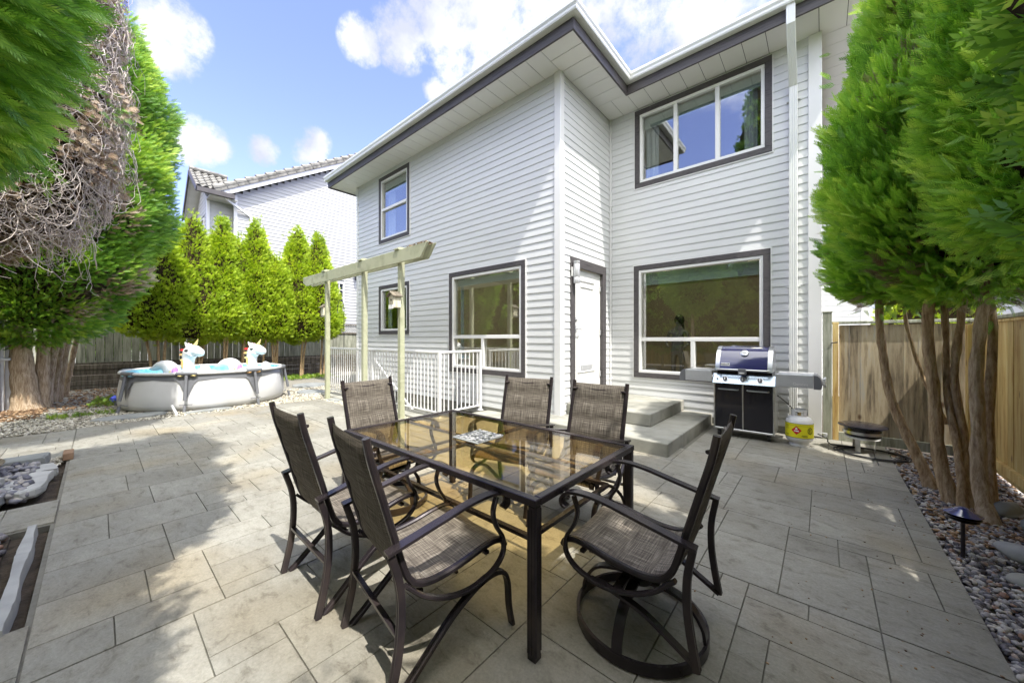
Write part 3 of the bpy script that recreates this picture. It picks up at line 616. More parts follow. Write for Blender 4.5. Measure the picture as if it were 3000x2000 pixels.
fa = MB(); fa.box(XL, XE+ft, YA-OV-ft, YA-OV, fz0, fz1); fa.box(XE, XE+ft, YA-OV, YB-OV-.0, fz0, fz1); fa.box(XE+ft+.001, XRR+ft, YB-OV-ft, YB-OV, fz0, fz1); fa.box(XRR, XRR+ft, YB-OV, 16.5, fz0, fz1); fa.box(XL-ft, XL, YA-OV-ft, 16.5, fz0, fz1)
fa.build('fascia', M['darkh'], house)
gp = [(0, 0), (.095, 0), (.105, .02), (.105, .05), (.125, .085), (.125, .125), (.112, .125), (.112, .11), (0, .11)]
def gutter(path, outs):
    mb = MB(); n = len(path); k = len(gp); vs = []
    for p, o in zip(path, outs): vs += [(p[0]+o[0]*x, p[1]+o[1]*x, fz1+.0+z) for x, z in gp]
    fs = [(i*k+q, i*k+(q+1) % k, (i+1)*k+(q+1) % k, (i+1)*k+q) for i in range(n-1) for q in range(k)]+[tuple(range(k)), tuple((n-1)*k+q for q in range(k))]
    mb.add(vs, fs); mb.build('gutter', M['gutter'], house)
gy1, gy2 = YA-OV-ft, YB-OV-ft; gx = XE+ft
gutter([(XL-ft, gy1), (gx, gy1), (gx, gy2), (XRR+ft, gy2), (XRR+ft, 16)], [(0, -1), (1, -1), (1, -1), (1, -1), (1, 0)])
gutter([(XL-ft, gy1+.0), (XL-ft, 16)], [(-1, 0), (-1, 0)])
rf = MB(); zr = fz1+.06
def hip(x0, x1, y0, y1, zz, rise):
    d_ = min(x1-x0, y1-y0)/2; cx = (x0+x1)/2
    if x1-x0 < y1-y0: rf.add([(x0, y0, zz), (x1, y0, zz), (x1, y1, zz), (x0, y1, zz), (cx, y0+d_, zz+rise), (cx, y1-d_, zz+rise)], [(3, 2, 1, 0), (0, 1, 4), (1, 2, 5, 4), (2, 3, 5), (3, 0, 4, 5)])
hip(XL-.06, XE+.09, YA-OV-.09, 17, zr, 1.5); hip(XL+1, XRR+.09, YB-OV-.09, 18.2, zr-.003, 2.1); rf.build('roof', M['shingle'], house)
# downspout
for dx, in ((-.33,),):
    m = MB(); y0 = YB-OV-.07; pth = [(dx, y0, 6.02), (dx, y0, 5.74), (dx, YB-.075, 5.16), (dx, YB-.075, .06)]
    pr = [(-.05, -.035), (.05, -.035), (.05, .03), (.04, .035), (.03, .03), (.02, .035), (.01, .03), (0, .035), (-.01, .03), (-.02, .035), (-.03, .03), (-.04, .035), (-.05, .03)]
    m.sweep(pth, pr, (1, 0, 0)); dsp = m.build('downspout', M['gutter'], house)
    
    for zb in (4.98, 2.2): m = MB(); m.box(dx-.08, dx+.08, YB-.05, YB-.018, zb, zb+.02); m.build('bracket', M['gutter'], dsp)
# wall pipe in the well
# steps
st = T('concrete_steps', 'two tier concrete steps below the back door', 'steps', (-2.3, 5.7, 0))
m = MB(); m.box(-3.9, -1.41, 4.49, 5.16, -.03, .165); m.box(XR+.02, -1.41, 5.16, YB-.02, -.03, .165); m.build('lower_step', M['conc'], st, bevel=.015, seg=2)
m = MB(); m.box(XR+.02, -1.86, 5.17, YB-.021, .166, .352); m.build('landing', M['conc'], st, bevel=.015, seg=2)
# lamp beside the door
wl = T('wall_light', 'grey cylinder up and down light beside the white door', 'wall light', mR(5.36, 2.57, .1))
c = Vector(mR(5.36, 0, .1)); m = MB(); m.lathe([(.0, 2.38), (.05, 2.38), (.055, 2.40), (.055, 2.47), (.052, 2.475), (.055, 2.48), (.055, 2.70), (.052, 2.705), (.055, 2.71), (.055, 2.76), (.0, 2.762)], (c.x, c.y, 0), 20, cap=False); m.build('lamp_body', M['steel_soft'], wl, smooth=35)
m = MB(); m.box(XR+.016, XR+.045, 5.30, 5.42, 2.5, 2.66); m.box(XR+.045, XR+.06, 5.34, 5.38, 2.54, 2.62); m.build('wall_plate', M['vinyl'], wl)
# person and lamps seen through the glass
def person():
    me = D.meshes.new('person'); P_ = [(0, 0, .95), (0, 0, 1.15), (.01, 0, 1.36), (.02, -.01, 1.45), (.03, -.02, 1.55), (.03, -.02, 1.64), (.19, 0, 1.34), (.24, -.02, 1.08), (.16, -.16, .98), (-.18, 0, 1.34), (-.23, -.03, 1.08), (-.15, -.18, 1.0), (.09, 0, .85), (.09, 0, .5), (.09, 0, .06), (-.09, 0, .85), (-.09, 0, .5), (-.09, 0, .06), (.09, -.14, .03), (-.09, -.14, .03)]
    E_ = [(0, 1), (1, 2), (2, 3), (3, 4), (4, 5), (2, 6), (6, 7), (7, 8), (2, 9), (9, 10), (10, 11), (0, 12), (12, 13), (13, 14), (0, 15), (15, 16), (16, 17), (14, 18), (17, 19)]
    R_ = [.13, .12, .12, .05, .085, .07, .05, .038, .028, .05, .038, .028, .09, .06, .04, .09, .06, .04, .03, .03]
    me.from_pydata(P_, E_, []); o = D.objects.new('person', me); o.modifiers.new('skin', 'SKIN'); sv = me.skin_vertices[0].data
    for i, r_ in enumerate(R_): sv[i].radius = (r_, r_*.8)
    sv[0].use_root = True; su = o.modifiers.new('sub', 'SUBSURF'); su.levels = su.render_levels = 2; me.materials.append(M['greyp'])
    link(o, None, 'person with long dark hair standing inside behind the large lower window', 'person'); o.location = (-2.28, 7.9, .33); o.scale = (.93, .93, .93)
    h = MB(); h.ell((.03, .02, 1.60), (.105, .11, .13)); h.ell((.03, .09, 1.42), (.085, .05, .2)); ho = h.build('hair', M['black'], None, smooth=60); ho.parent = o
person()
pl = T('pendant_light', 'row of lit globe bulbs on a bar inside the large left window', 'pendant light', (-4.5, 6.6, 2.98))
m = MB(); m.tube([(-4.75, 6.6, 2.45), (-4.25, 6.6, 2.45)], .012, 8); m.tube([(-4.5, 6.6, 2.45), (-4.5, 6.6, 2.98)], .006, 6); m.build('bar', M['bronze'], pl)
for x in (-4.72, -4.5, -4.28): m = MB(); m.ell((x, 6.6, 2.40), (.035, .035, .045)); m.build('bulb', M['bulb'], pl, smooth=60)
def lamp(x, y, z, e, par):
    l = D.lights.new('lamp_light', 'POINT'); l.energy = e; l.color = (1, .86, .62); l.shadow_soft_size = .12; o = D.objects.new('lamp_light', l); COL.objects.link(o); o.parent = par; o.location = Vector((x, y, z))-root_loc(par)
lamp(-4.5, 6.6, 2.25, 9, pl)
for i, (x, y, lb) in enumerate(((-2.45, 7.9, 'left lit ceiling downlight seen through the largest lower window'), (-.95, 7.9, 'right lit ceiling downlight seen through the largest lower window'))):
    dl = T('downlight', lb, 'downlight', (x, y, 2.98)); m = MB(); m.lathe([(.0, 2.975), (.05, 2.975), (.05, 2.979), (0, 2.979)], (x, y, 0), 16, cap=False); m.build('lens', M['bulb'], dl); m = MB(); m.lathe([(.051, 2.97), (.065, 2.97), (.065, 2.979), (.051, 2.979)], (x, y, 0), 20, cap=False); m.build('rim', M['vinyl'], dl); lamp(x, y, 2.85, 4.5, dl)
# meter pipe on the wall
m = MB(); m.tube([(-5.76, 4.93, -.3), (-5.76, 4.93, .62)], .045, 14); m.tube([(-5.76, 4.93, .42), (-5.76, 4.93, .46)], .055, 14); tagp = m.build('drain_pipe', M['poolgrey'], None, smooth=40, label='grey upright drain pipe on the wall behind the railing', cat='pipe')

# ------------------------------------------------------------------ railing
rl = T('railing', 'white metal railing around the sunken stairwell', 'railing', (-5.05, 3.95, 0))
ra = (-9.72, 3.92); rb = (-5.08, 3.92); rc = (-5.08, 4.93)
def rbar(a, b, z, w, t): MBx = MB(); MBx.bar((a[0], a[1], z), (b[0], b[1], z), w, t); return MBx
m = rbar(ra, (rb[0]+.02, rb[1]), 1.19, .045, .045); m.bar((rb[0], rb[1]+.023, 1.19), (rc[0], rc[1], 1.19), .045, .045); m.build('top_rail', M['white_paint'], rl, bevel=.015, seg=2)
m = rbar(ra, rb, .13, .03, .025); m.bar((rb[0], rb[1]+.02, .13), (rc[0], rc[1], .13), .03, .025); m.build('bottom_rail', M['white_paint'], rl)
for p in (ra, (-7.4, 3.92), rb, (rc[0], rc[1]-.02)): m = MB(); m.box(p[0]-.025, p[0]+.025, p[1]-.025, p[1]+.025, .03, 1.17); m.box(p[0]-.05, p[0]+.05, p[1]-.05, p[1]+.05, .036, .045); m.build('post', M['white_paint'], rl)
n = 42
for i in range(1, n):
    x = ra[0]+(rb[0]-ra[0])*i/n
    if abs(x+7.4) < .04: continue
    m = MB(); m.box(x-.008, x+.008, 3.912, 3.928, .14, 1.17); m.build('baluster', M['white_paint'], rl)
for i in range(1, 10): y = rb[1]+(rc[1]-rb[1])*i/10; m = MB(); m.box(-5.088, -5.072, y-.008, y+.008, .14, 1.17); m.build('baluster', M['white_paint'], rl)
m = MB(); m.bar((-9.3, 4.9, .95), (-6.6, 4.9, -.75), .035, .045); m.build('handrail', M['white_paint'], rl)

# ------------------------------------------------------------------ pergola
pg = T('pergola', 'sage green post and beam pergola weathered along its top', 'pergola', (-7, 3.56, 0))
for x in (-8.86, -7.06, -5.71): m = MB(); m.box(x-.045, x+.045, 3.515, 3.605, -.02, 2.8); m.build('post', M['green_paint'], pg, bevel=.004)
for y in (3.49, 3.63):
    m = MB(); y0, y1 = y-.019, y+.019
    m.add([(-10.15, y0, 2.87), (-9.95, y0, 2.77), (-5.0, y0, 2.77), (-4.80, y0, 3.0), (-10.15, y0, 3.0), (-10.15, y1, 2.87), (-9.95, y1, 2.77), (-5.0, y1, 2.77), (-4.80, y1, 3.0), (-10.15, y1, 3.0)],
          [(0, 1, 2, 3, 4), (9, 8, 7, 6, 5), (0, 5, 6, 1), (1, 6, 7, 2), (2, 7, 8, 3), (3, 8, 9, 4), (4, 9, 5, 0)])
    m.build('beam', M['green_paint'], pg, bevel=.005)
for x in (-8.86, -7.06, -5.71): m = MB(); m.box(x-.075, x+.075, 3.45, 3.67, 3.003, 3.03); m.box(x-.05, x+.05, 3.5, 3.62, 3.031, 3.055); m.build('post_cap', M['green_paint'], pg, bevel=.004)
P = scatter(260, -5.4, -4.85, 3.47, 3.65, 3.008, 21, .006); stones('flaking_moss', P, .016, M['mulch'], 5, .4, kind=None, parent=pg)
for x, z in ((-8.86, 2.1), (-5.71, 2.05)): pass

def birdhouse(loc, label, rz):
    t = T('birdhouse', label, 'birdhouse', loc, rz); m = MB()
    m.box(-.075, .075, -.15, -.005, 0, .19); m.add([(-.075, -.15, .19), (.075, -.15, .19), (0, -.15, .245), (-.075, -.005, .19), (.075, -.005, .19), (0, -.005, .245)], [(0, 1, 2), (5, 4, 3), (0, 3, 4, 1), (1, 4, 5, 2), (2, 5, 3, 0)])
    o0 = m.build('box', M['birdwood'], None, bevel=.003); o0.parent = t
    m = MB()
    for sg in (-1, 1):
        for k in range(5): m.obox((sg*.05, -.165+k*.04, .235), (.062, 0, -sg*.045), (0, .019, 0), (.006*sg*.5, 0, .006))
    r_ = m.build('roof', M['timber'], None); r_.parent = t
    m = MB(); m.tube([(0, -.149, .13), (0, -.153, .13)], .02, 14); e = m.build('entrance_hole', M['black'], None); e.parent = t
    m = MB()
    for k in range(6): m.box(-.07+k*.024, -.052+k*.024, -.16, -.151, -.03+.008*(k % 2), .045)
    f = m.build('picket', M['vinyl'], None); f.parent = t
birdhouse((-5.71, 3.512, 1.98), 'small birdhouse with wood roof on the nearest pergola post', 0)
birdhouse((-8.91, 3.56, 1.98), 'small white birdhouse on the farthest pergola post', -PI/2)
m = MB(); m.tube(catmull([(-9.55, 4.25, 0), (-9.55, 4.25, 1.0), (-9.55, 4.25, 2.2), (-9.62, 4.25, 2.42), (-9.75, 4.25, 2.47), (-9.88, 4.25, 2.4), (-9.93, 4.25, 2.2), (-9.90, 4.25, 2.12)], 5), .008, 6); m.build('shepherd_hook', M['black'], None, label='thin black shepherd hook behind the pergola', cat='garden hook')

# ------------------------------------------------------------------ fences
gt = T('wooden_gate_fence', 'weathered grey board fence panel joining the house corner to the right fence', 'fence', (.7, 6.9, 0))
y0 = 6.88
m = MB(); m.box(.0, .10, 6.80, 6.90, -.1, 1.80); m.box(-.005, .105, 6.795, 6.905, 1.801, 1.82); m.build('post', M['wood_old'], gt, bevel=.004)
m = MB(); m.box(.105, .17, 6.83, 6.88, 0, 1.66); m.build('post', M['wood_warm'], gt, bevel=.003)
m = MB(); x = .175; rn = random.Random(4)
for w_ in (.105, .115, .12, .14, .14, .13, .14, .14, .15): m.box(x+.0008, x+w_-.0008, y0-rn.uniform(.0, .004), y0+.02, .05, 1.62); x += w_
m.build('board_panel', M['wood_grey'], gt)
m = MB(); m.box(.10, 1.36, 6.84, 6.92, 1.635, 1.675); m.build('cap_rail', M['wood_old'], gt, bevel=.004)
m = MB(); m.box(.17, 1.36, 6.83, 6.875, .0, .12); m.build('kick_board', M['wood_old'], gt)
m = MB(); m.tube([(.09, 6.79, 1.37), (.16, 6.80, 1.38)], .008, 6); m.build('latch', M['black'], gt)
rfc = T('cedar_fence', 'warm orange cedar board fence along the right side', 'fence', (1.40, 4, 0))
m = MB(); y = 6.80; rn = random.Random(8)
while y > -2:
    w_ = rn.choice((.12, .14, .145)); m.box(1.375-rn.uniform(0, .006), 1.40, y-w_+.003, y-.003, .03, 1.60); y -= w_
m.build('board_panel', M['wood_warm'], rfc)
m = MB(); m.box(1.33, 1.46, -2, 6.83, 1.63, 1.668); m.build('cap_rail', M['wood_old'], rfc, bevel=.005)
m = MB(); m.box(1.345, 1.374, -2, 6.80, 1.60, 1.628); m.build('top_rail', M['wood_warm'], rfc, bevel=.003)
m = MB(); m.box(1.335, 1.374, -2, 6.80, .10, .19); m.build('bottom_rail', M['wood_warm'], rfc, bevel=.003)
for yy in (6.76, 4.3, 1.9): m = MB(); m.box(1.29, 1.37, yy-.04, yy+.04, -.05, 1.60); m.build('post', M['wood_warm'], rfc, bevel=.003)
bf = T('back_fence', 'grey green board fence with lattice top behind the pool', 'fence', (-16.5, 3, 0))
FX = -16.5; m = MB(); y = -12; rn = random.Random(5)
while y < 14:
    w_ = rn.uniform(.17, .2); top = 2.08 if y < 1.3 else 1.66; m.box(FX-rn.uniform(0, .012), FX-.03, y+.004, y+w_-.006, .5 if y < 9 else 0, top); y += w_
m.build('board_panel', M['wood_old'], bf)
m = MB(); m.box(FX-.04, FX+.04, -12, 1.3, 2.081, 2.125); m.box(FX-.05, FX+.05, -12, 1.3, 2.47, 2.51); m.box(FX-.04, FX+.04, 1.3, 14, 1.661, 1.70); m.box(FX-.05, FX+.05, 1.3, 14, 2.05, 2.09); m.box(FX-.03, FX+.035, -12, 14, .66, .72)
m.build('rail', M['timber'], bf)
def lattice(x, y0, y1, z0, z1, name, par, matn, st=.13):
    m = MB(); h = z1-z0; y = y0-h
    while y < y1:
        t0, t1 = max(0, (y0-y)/h), min(1, (y1-y)/h)
        if t1-t0 > .05:
            for sg in (1, -1):
                zz = lambda t: z0+h*t if sg > 0 else z1-h*t
                m.bar((x+.006*sg, y+h*t0, zz(t0)), (x+.006*sg, y+h*t1, zz(t1)), .035, .008, up=(1, 0, 0))
        y += st
    m.build(name, matn, par)
lattice(FX, -3, 1.3, 2.126, 2.469, 'lattice', bf, M['wood_old'], .14); lattice(FX, 1.3, 9, 1.701, 2.049, 'lattice', bf, M['flag'], .11)
for yy in (-3.0, -.6, 1.3, 3.7, 6.1, 8.5): m = MB(); m.box(FX-.13, FX-.035, yy-.05, yy+.05, 0, 2.53 if yy < 1.5 else 2.1); m.build('post', M['timber'], bf)
rt = T('retaining_wall', 'dark stacked timber retaining wall at the foot of the back fence', 'retaining wall', (-16.3, 3, 0))
rn = random.Random(6)
for k in range(5):
    m = MB(); y = -8
    while y < 9: L_ = rn.uniform(1.6, 2.6); o_ = rn.uniform(-.02, .02); m.box(FX+.04, FX+.17+o_, y+.006, y+L_-.006, -.1+k*.155, .045+k*.155); y += L_
    m.build('timber', M['timber'], rt, bevel=.012)

# ------------------------------------------------------------------ neighbour house with tiled roof
nh = T('neighbour_house', 'white sided neighbour house with wavy grey tile roof beyond the back fence', 'house', (-20, 8, 0))
NX = -19.0; sl_ = .605; zE = 7.62
def nA(y): # wall top under the rake
    return 7.62+(y-3.86)*sl_ if y < 9.4 else 7.62+(9.4-3.86)*sl_-(y-9.4)*sl_
s = MB()
siding(s, lambda a, z, o: (NX+o, a, z), lambda z: (3.86, 14.9) if z < zE else (3.86+(z-zE)/sl_, 14.94-(z-zE)/sl_), 0, 10.9, [(7.95, 8.45, 2.4, 4.35)], h=.16, out=.02)
s.build('wall', M['siding_b'], nh)
m = MB(); m.box(NX-9, NX-.02, 3.88, 14.9, 0, zE-.05); m.add([(NX-.02, 3.88, zE-.1), (NX-.02, 14.9, zE-.1), (NX-.02, 9.4, zE+3.3), (NX-9, 3.88, zE-.1), (NX-9, 14.9, zE-.1), (NX-9, 9.4, zE+3.3)], [(0, 1, 2), (5, 4, 3), (0, 3, 4, 1), (1, 4, 5, 2), (2, 5, 3, 0)])
m.build('gable', M['siding_b'], nh)
m = MB(); m.box(NX-.05, NX+.03, 3.80, 3.92, 0, zE-.05); m.box(NX-.02, NX+.09, 4.35, 4.44, 0, 6.8); m.bar((NX+.3, 3.35, 7.3), (NX+.05, 4.4, 6.75), .08, .07); m.build('corner_board', M['trim'], nh)
def roofplane(mb, o, ua, va, L, Wd, mi=0, course=.36, wave=.24, amp=.035):
    # o origin at eave, ua along the eave (length L), va up the slope (length Wd)
    o, ua, va = Vector(o), Vector(ua).normalized(), Vector(va).normalized(); n_ = ua.cross(va).normalized(); n_ = n_ if n_.z > 0 else -n_
    nc = max(1, int(round(Wd/course))); nu = max(4, int(L/wave*6)); vs = []; fs = []
    for c in range(nc):
        for r_ in range(2):
            v_ = Wd*(c+r_)/nc; hgt = .05 if r_ == 0 else .008
            for i in range(nu+1): u_ = L*i/nu; vs.append(o+ua*u_+va*(v_+(.03*math.cos(u_/wave*2*PI) if r_ == 0 else 0))+n_*(hgt+amp*math.sin(u_/wave*2*PI)))
    w_ = nu+1
    for c in range(nc*2-1):
        for i in range(nu): fs.append((c*w_+i, c*w_+i+1, (c+1)*w_+i+1, (c+1)*w_+i))
    mb.add(vs, fs, mi)
m = MB(); xo = NX+.35; ye, ze = 3.17, 7.25+.12
va = Vector((0, 1, sl_)).normalized(); Ls = (9.4-ye)/va.y
roofplane(m, (xo, ye, ze+.12), (-1, 0, 0), va, 9, Ls); vb = Vector((0, -1, sl_)).normalized(); roofplane(m, (xo, 9.4*2-ye, ze+.12), (-1, 0, 0), vb, 9, Ls)
nt_ = 17
for i in range(nt_):
    t0, t1 = Ls*i/nt_, Ls*(i+1)/nt_+.03; a = Vector((xo, ye, ze))+va*t0; b_ = Vector((xo, ye, ze))+va*t1; up_ = Vector((0, -sl_, 1)).normalized()
    m.tube([a+up_*.22+Vector((-.02, 0, 0)), b_+up_*.17+Vector((-.02, 0, 0))], [.125, .105], 10); m.obox((a+b_)/2+up_*.13+Vector((.06, 0, 0)), va*(t1-t0)/2, Vector((.012, 0, 0)), up_*.10)
m.tube([(xo, 9.4, ze+(9.4-ye)*sl_+.22), (xo-9, 9.4, ze+(9.4-ye)*sl_+.22)], .13, 8)
m.build('roof', M['tile_roof'], nh)
m = MB(); up_ = Vector((0, -sl_, 1)).normalized(); a = Vector((NX+.35, ye, ze)); b_ = a+va*Ls
m.obox((a+b_)/2-up_*.03, va*Ls/2, Vector((.02, 0, 0)), up_*.12)
a2 = Vector((NX+.35, 9.4*2-ye, ze)); m.obox((a2+b_)/2-Vector((0, sl_, 1)).normalized()*.03, vb*Ls/2, Vector((.02, 0, 0)), Vector((0, sl_, 1)).normalized()*.12)
m.obox((a+b_)/2+Vector((-.2, 0, -.05)), va*Ls/2, Vector((.19, 0, 0)), up_*.01)
m.build('barge_board', M['trim'], nh)
# cross gable wing
m = MB(); GX0, GX1, GA, gy = -22.3, -18.65, -20.45, 2.55; zR, zL, zP = 7.42, 6.95, 8.6
vr = Vector((GA-GX1, 0, zP-zR)); vl = Vector((GA-GX0, 0, zP-zL))
roofplane(m, (GX1, gy, zR+.05), (0, 1, 0), vr, 1.25, vr.length); roofplane(m, (GX0, gy, zL+.05), (0, 1, 0), vl, 1.25, vl.length)
m.tube([(GA, gy, zP+.13), (GA, gy+1.3, zP+.13)], .10, 8)
m.build('roof', M['tile_roof'], nh)
m = MB(); m.bar((GX1, gy, zR-.06), (GA, gy, zP-.03), .05, .2, up=(0, 0, 1)); m.bar((GX0, gy, zL-.06), (GA, gy, zP-.03), .05, .2); m.box(GX1+.0, GX1+.12, gy, 3.75, zR-.17, zR+.02); m.build('fascia', M['darkh'], nh)
m = MB(); m.bar((GX1-.03, gy+.45, zR-.06), (GA, gy+.45, zP-.06), .85, .02, up=(0, 0, 1)); m.bar((GX0+.03, gy+.45, zL-.06), (GA, gy+.45, zP-.06), .85, .02); m.box(-19.45, GX1, 2.95, 3.86, zR-.19, zR-.17); m.build('soffit', M['soffit'], nh)
s = MB(); siding(s, lambda a, z, o: (a, 3.0-o, z), lambda z: (-22.0, -19.4) if z < 6.9 else (-22.0+max(0, (z-6.9)/.92), -19.4-max(0, (z-7.3)/.63)), 0, 8.5, [(-20.9, -20.0, 4.0, 6.6)], h=.16)
siding(s, lambda a, z, o: (-19.4+o, a, z), (3.0, 3.86), 0, 7.4, [(3.45, 3.72, 5.0, 6.7)], h=.16); s.build('wall', M['siding_b'], nh)
m = MB(); m.box(-22.0, -19.42, 3.02, 5, 0, 6.8); m.box(-19.6, -19.0, 3.86, 3.9, 0, 7.5); m.build('gable', M['siding_b'], nh)
m = MB(); m.box(-19.48, -19.36, 2.97, 3.06, 0, 7.2); m.build('corner_board', M['trim'], nh)
def nwin(x0, x1, y0, y1, z0, z1, ax, gx=0, gz=0):
    f = MB(); t = .06
    if ax == 'x': bxs = lambda a, b, c, d, o0, o1: f.box(x0+o0, x0+o1, a, b, c, d); A0, A1 = y0, y1
    else: bxs = lambda a, b, c, d, o0, o1: f.box(a, b, y0-o1, y0-o0, c, d); A0, A1 = x0, x1
    for q in ((A0, A1, z0, z0+t), (A0, A1, z1-t, z1), (A0, A0+t, z0+t, z1-t), (A1-t, A1, z0+t, z1-t)): bxs(*q, 0, .05)
    for i in range(1, gx+1): a = A0+(A1-A0)*i/(gx+1); bxs(a-.02, a+.02, z0+t, z1-t, .01, .035)
    for i in range(1, gz+1): a = z0+(z1-z0)*i/(gz+1); bxs(A0+t, A1-t, a-.02, a+.02, .012, .037)
    fr = f.build('window', M['vinyl'], nh); f.v = []; f.f = []; f.m = []; bxs(A0+.03, A1-.03, z0+.03, z1-.03, -.02, .005); f.build('pane', M['nglass'], fr)
M['nglass'] = base('dark_window_glass', .05, 0, (.03, .04, .05), .9, .5)[0]
nwin(NX, NX, 7.95, 8.45, 2.4, 4.35, 'x', 1, 4); nwin(-20.9, -20.0, 3.0, 3.0, 4.0, 6.6, 'y'); nwin(-19.4, -19.4, 3.45, 3.72, 5.0, 6.7, 'x')
m = MB(); m.lathe([(0, 4.5), (.06, 4.52), (.09, 4.9), (.12, 4.95), (0, 5.05)], (NX+.22, 9.0, 0), 8); m.tube([(NX, 9.0, 5.0), (NX+.2, 9.0, 5.1)], .02, 6); m.build('wall_lantern', M['black'], None, label='black lantern on the neighbour house wall above the fence', cat='lantern')
# porch house far left
ph = T('porch_house', 'pale house with a white porch roof partly hidden behind the left cedar', 'house', (-28, 1, 0))
s = MB(); siding(s, lambda a, z, o: (-26+o, a, z), (-8, 3.2), 0, 4.6, [(1.0, 1.7, 2.2, 3.9)], h=.16); s.build('wall', M['siding_b'], ph)
m = MB(); m.box(-34, -26.03, -8, 3.1, 0, 4.6); m.build('house_body', M['siding_b'], ph)
m = MB(); m.box(-34, -24.6, -8.4, 2.2, 4.6, 4.78); m.box(-34, -24.9, -8.2, 1.9, 4.79, 5.25); m.box(-34, -24.55, -8.5, 2.3, 5.26, 5.5); m.build('eave', M['trim'], ph, bevel=.02)
m = MB(); roofplane(m, (-25.2, -8, 5.55), (0, 1, 0), (-1, 0, .5), 10.4, 6); m.build('roof', M['tile_roof'], ph)
m = MB(); m.box(-25.0, -24.8, 1.6, 1.8, 0, 4.6); m.build('column', M['trim'], ph)
m = MB(); m.box(-26, -25.96, 1.0, 1.7, 2.2, 3.9); m.build('window', M['nglass'], ph)
# neighbours to the right
n2 = T('neighbour_house', 'cream sided neighbour house behind the weathered fence panel', 'house', (0, 13, 0))
s = MB(); siding(s, lambda a, z, o: (a, 12-o, z), (-.9, .70), 0, 6.2, h=.14); s.build('wall', M['siding'], n2)
m = MB(); m.box(-.9, .80, 12.02, 20, 0, 6.2); m.build('house_body', M['siding'], n2); m = MB(); m.box(.70, .83, 11.97, 12.1, 0, 6.2); m.build('corner_board', M['trim'], n2)
m = MB(); m.add([(-1.4, 11.5, 6.2), (1.4, 11.5, 6.2), (1.4, 20, 6.2), (-1.4, 20, 6.2), (0, 14, 7.6), (0, 18, 7.6)], [(3, 2, 1, 0), (0, 1, 4), (1, 2, 5, 4), (2, 3, 5), (3, 0, 4, 5)]); m.build('roof', M['shingle'], n2)
n3 = T('neighbour_house', 'white sided house with small windows showing above the warm cedar fence', 'house', (7, 12, 0))
s = MB(); siding(s, lambda a, z, o: (a, 12.5-o, z), (3.4, 9), 0, 5.6, [(3.75, 4.3, 1.9, 2.9), (5.1, 5.8, 1.6, 3.0)], h=.14); s.build('wall', M['siding'], n3)
m = MB(); m.box(3.42, 9, 12.52, 18, 0, 5.6); m.build('house_body', M['siding'], n3); m = MB(); m.box(3.36, 3.48, 12.46, 12.6, 0, 5.6); m.box(4.9, 5.0, 12.44, 12.48, 0, 3.2); m.build('corner_board', M['trim'], n3)
for a, b, c, d in ((3.75, 4.3, 1.9, 2.9), (5.1, 5.8, 1.6, 3.0)):
    f = MB()
    for q in ((a, b, c, c+.06), (a, b, d-.06, d), (a, a+.06, c, d), (b-.06, b, c, d), ((a+b)/2-.02, (a+b)/2+.02, c, d)): f.box(q[0], q[1], 12.45, 12.51, q[2], q[3])
    fr = f.build('window', M['vinyl'], n3); f = MB(); f.box(a+.04, b-.04, 12.49, 12.515, c+.04, d-.04); f.build('pane', M['nglass'], fr)
m = MB(); m.add([(3, 12, 5.6), (9.4, 12, 5.6), (9.4, 18.4, 5.6), (3, 18.4, 5.6), (6.2, 15.2, 7.2)], [(3, 2, 1, 0), (0, 1, 4), (1, 2, 4), (2, 3, 4), (3, 0, 4)]); m.build('roof', M['shingle'], n3)

# ------------------------------------------------------------------ cedars
def tree(name, label, cat, loc, group=None): return T(name, label, cat, loc, 0, group)
GR = 'tall cedars along the right fence'
# right cluster: two leaning multi stem cedars in view
t1 = tree('cedar_tree', 'bushy green cedar with one slim leaning trunk nearest the house corner', 'tree', (.78, 5.36, 0), GR)
trunk(t1, [(.80, 5.30, -.05), (.68, 5.36, .35), (.55, 5.42, .8), (.47, 5.44, 1.3), (.46, 5.44, 1.75), (.5, 5.4, 2.6), (.55, 5.35, 4.6)], .062, .035, M['bark'], seed=1)
trunk(t1, [(.98, 5.75, .55), (.80, 5.72, 1.0), (.70, 5.70, 1.5), (.62, 5.6, 2.2)], .022, .018, M['bark'], seed=2)
m = MB(); limbs(m, (.6, 5.35), 2.0, 4.2, .42, 14, 3); m.build('limb', M['bark'], t1)
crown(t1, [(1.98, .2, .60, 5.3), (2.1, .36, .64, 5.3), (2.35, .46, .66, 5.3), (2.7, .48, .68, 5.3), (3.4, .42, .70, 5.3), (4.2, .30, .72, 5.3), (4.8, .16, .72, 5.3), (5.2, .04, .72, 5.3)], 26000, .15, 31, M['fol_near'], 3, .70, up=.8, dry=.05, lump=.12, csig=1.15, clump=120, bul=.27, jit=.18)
t2 = tree('cedar_tree', 'large green cedar with several thick peeling trunks in front of the right fence', 'tree', (.90, 4.8, 0), GR)
trunk(t2, [(.86, 4.93, -.05), (.80, 4.98, .4), (.76, 5.02, 1.0), (.74, 5.02, 1.6), (.76, 4.9, 2.3), (.8, 4.7, 4.2)], .070, .042, M['bark'], seed=3)
trunk(t2, [(1.00, 4.56, -.05), (.96, 4.66, .3), (.95, 4.72, .9), (.98, 4.74, 1.5), (1.0, 4.7, 2.2), (1.0, 4.6, 4.8)], .068, .042, M['bark_pale'], seed=4)
trunk(t2, [(.95, 4.85, -.05), (.93, 4.98, .5), (.90, 5.02, 1.1), (.93, 5.05, 1.7), (.9, 5.0, 2.4)], .048, .03, M['bark'], seed=5)
trunk(t2, [(.90, 4.80, -.05), (.88, 4.92, .5), (.86, 5.05, 1.0), (.84, 5.1, 1.7), (.85, 5.1, 2.4)], .036, .026, M['bark'], seed=6)
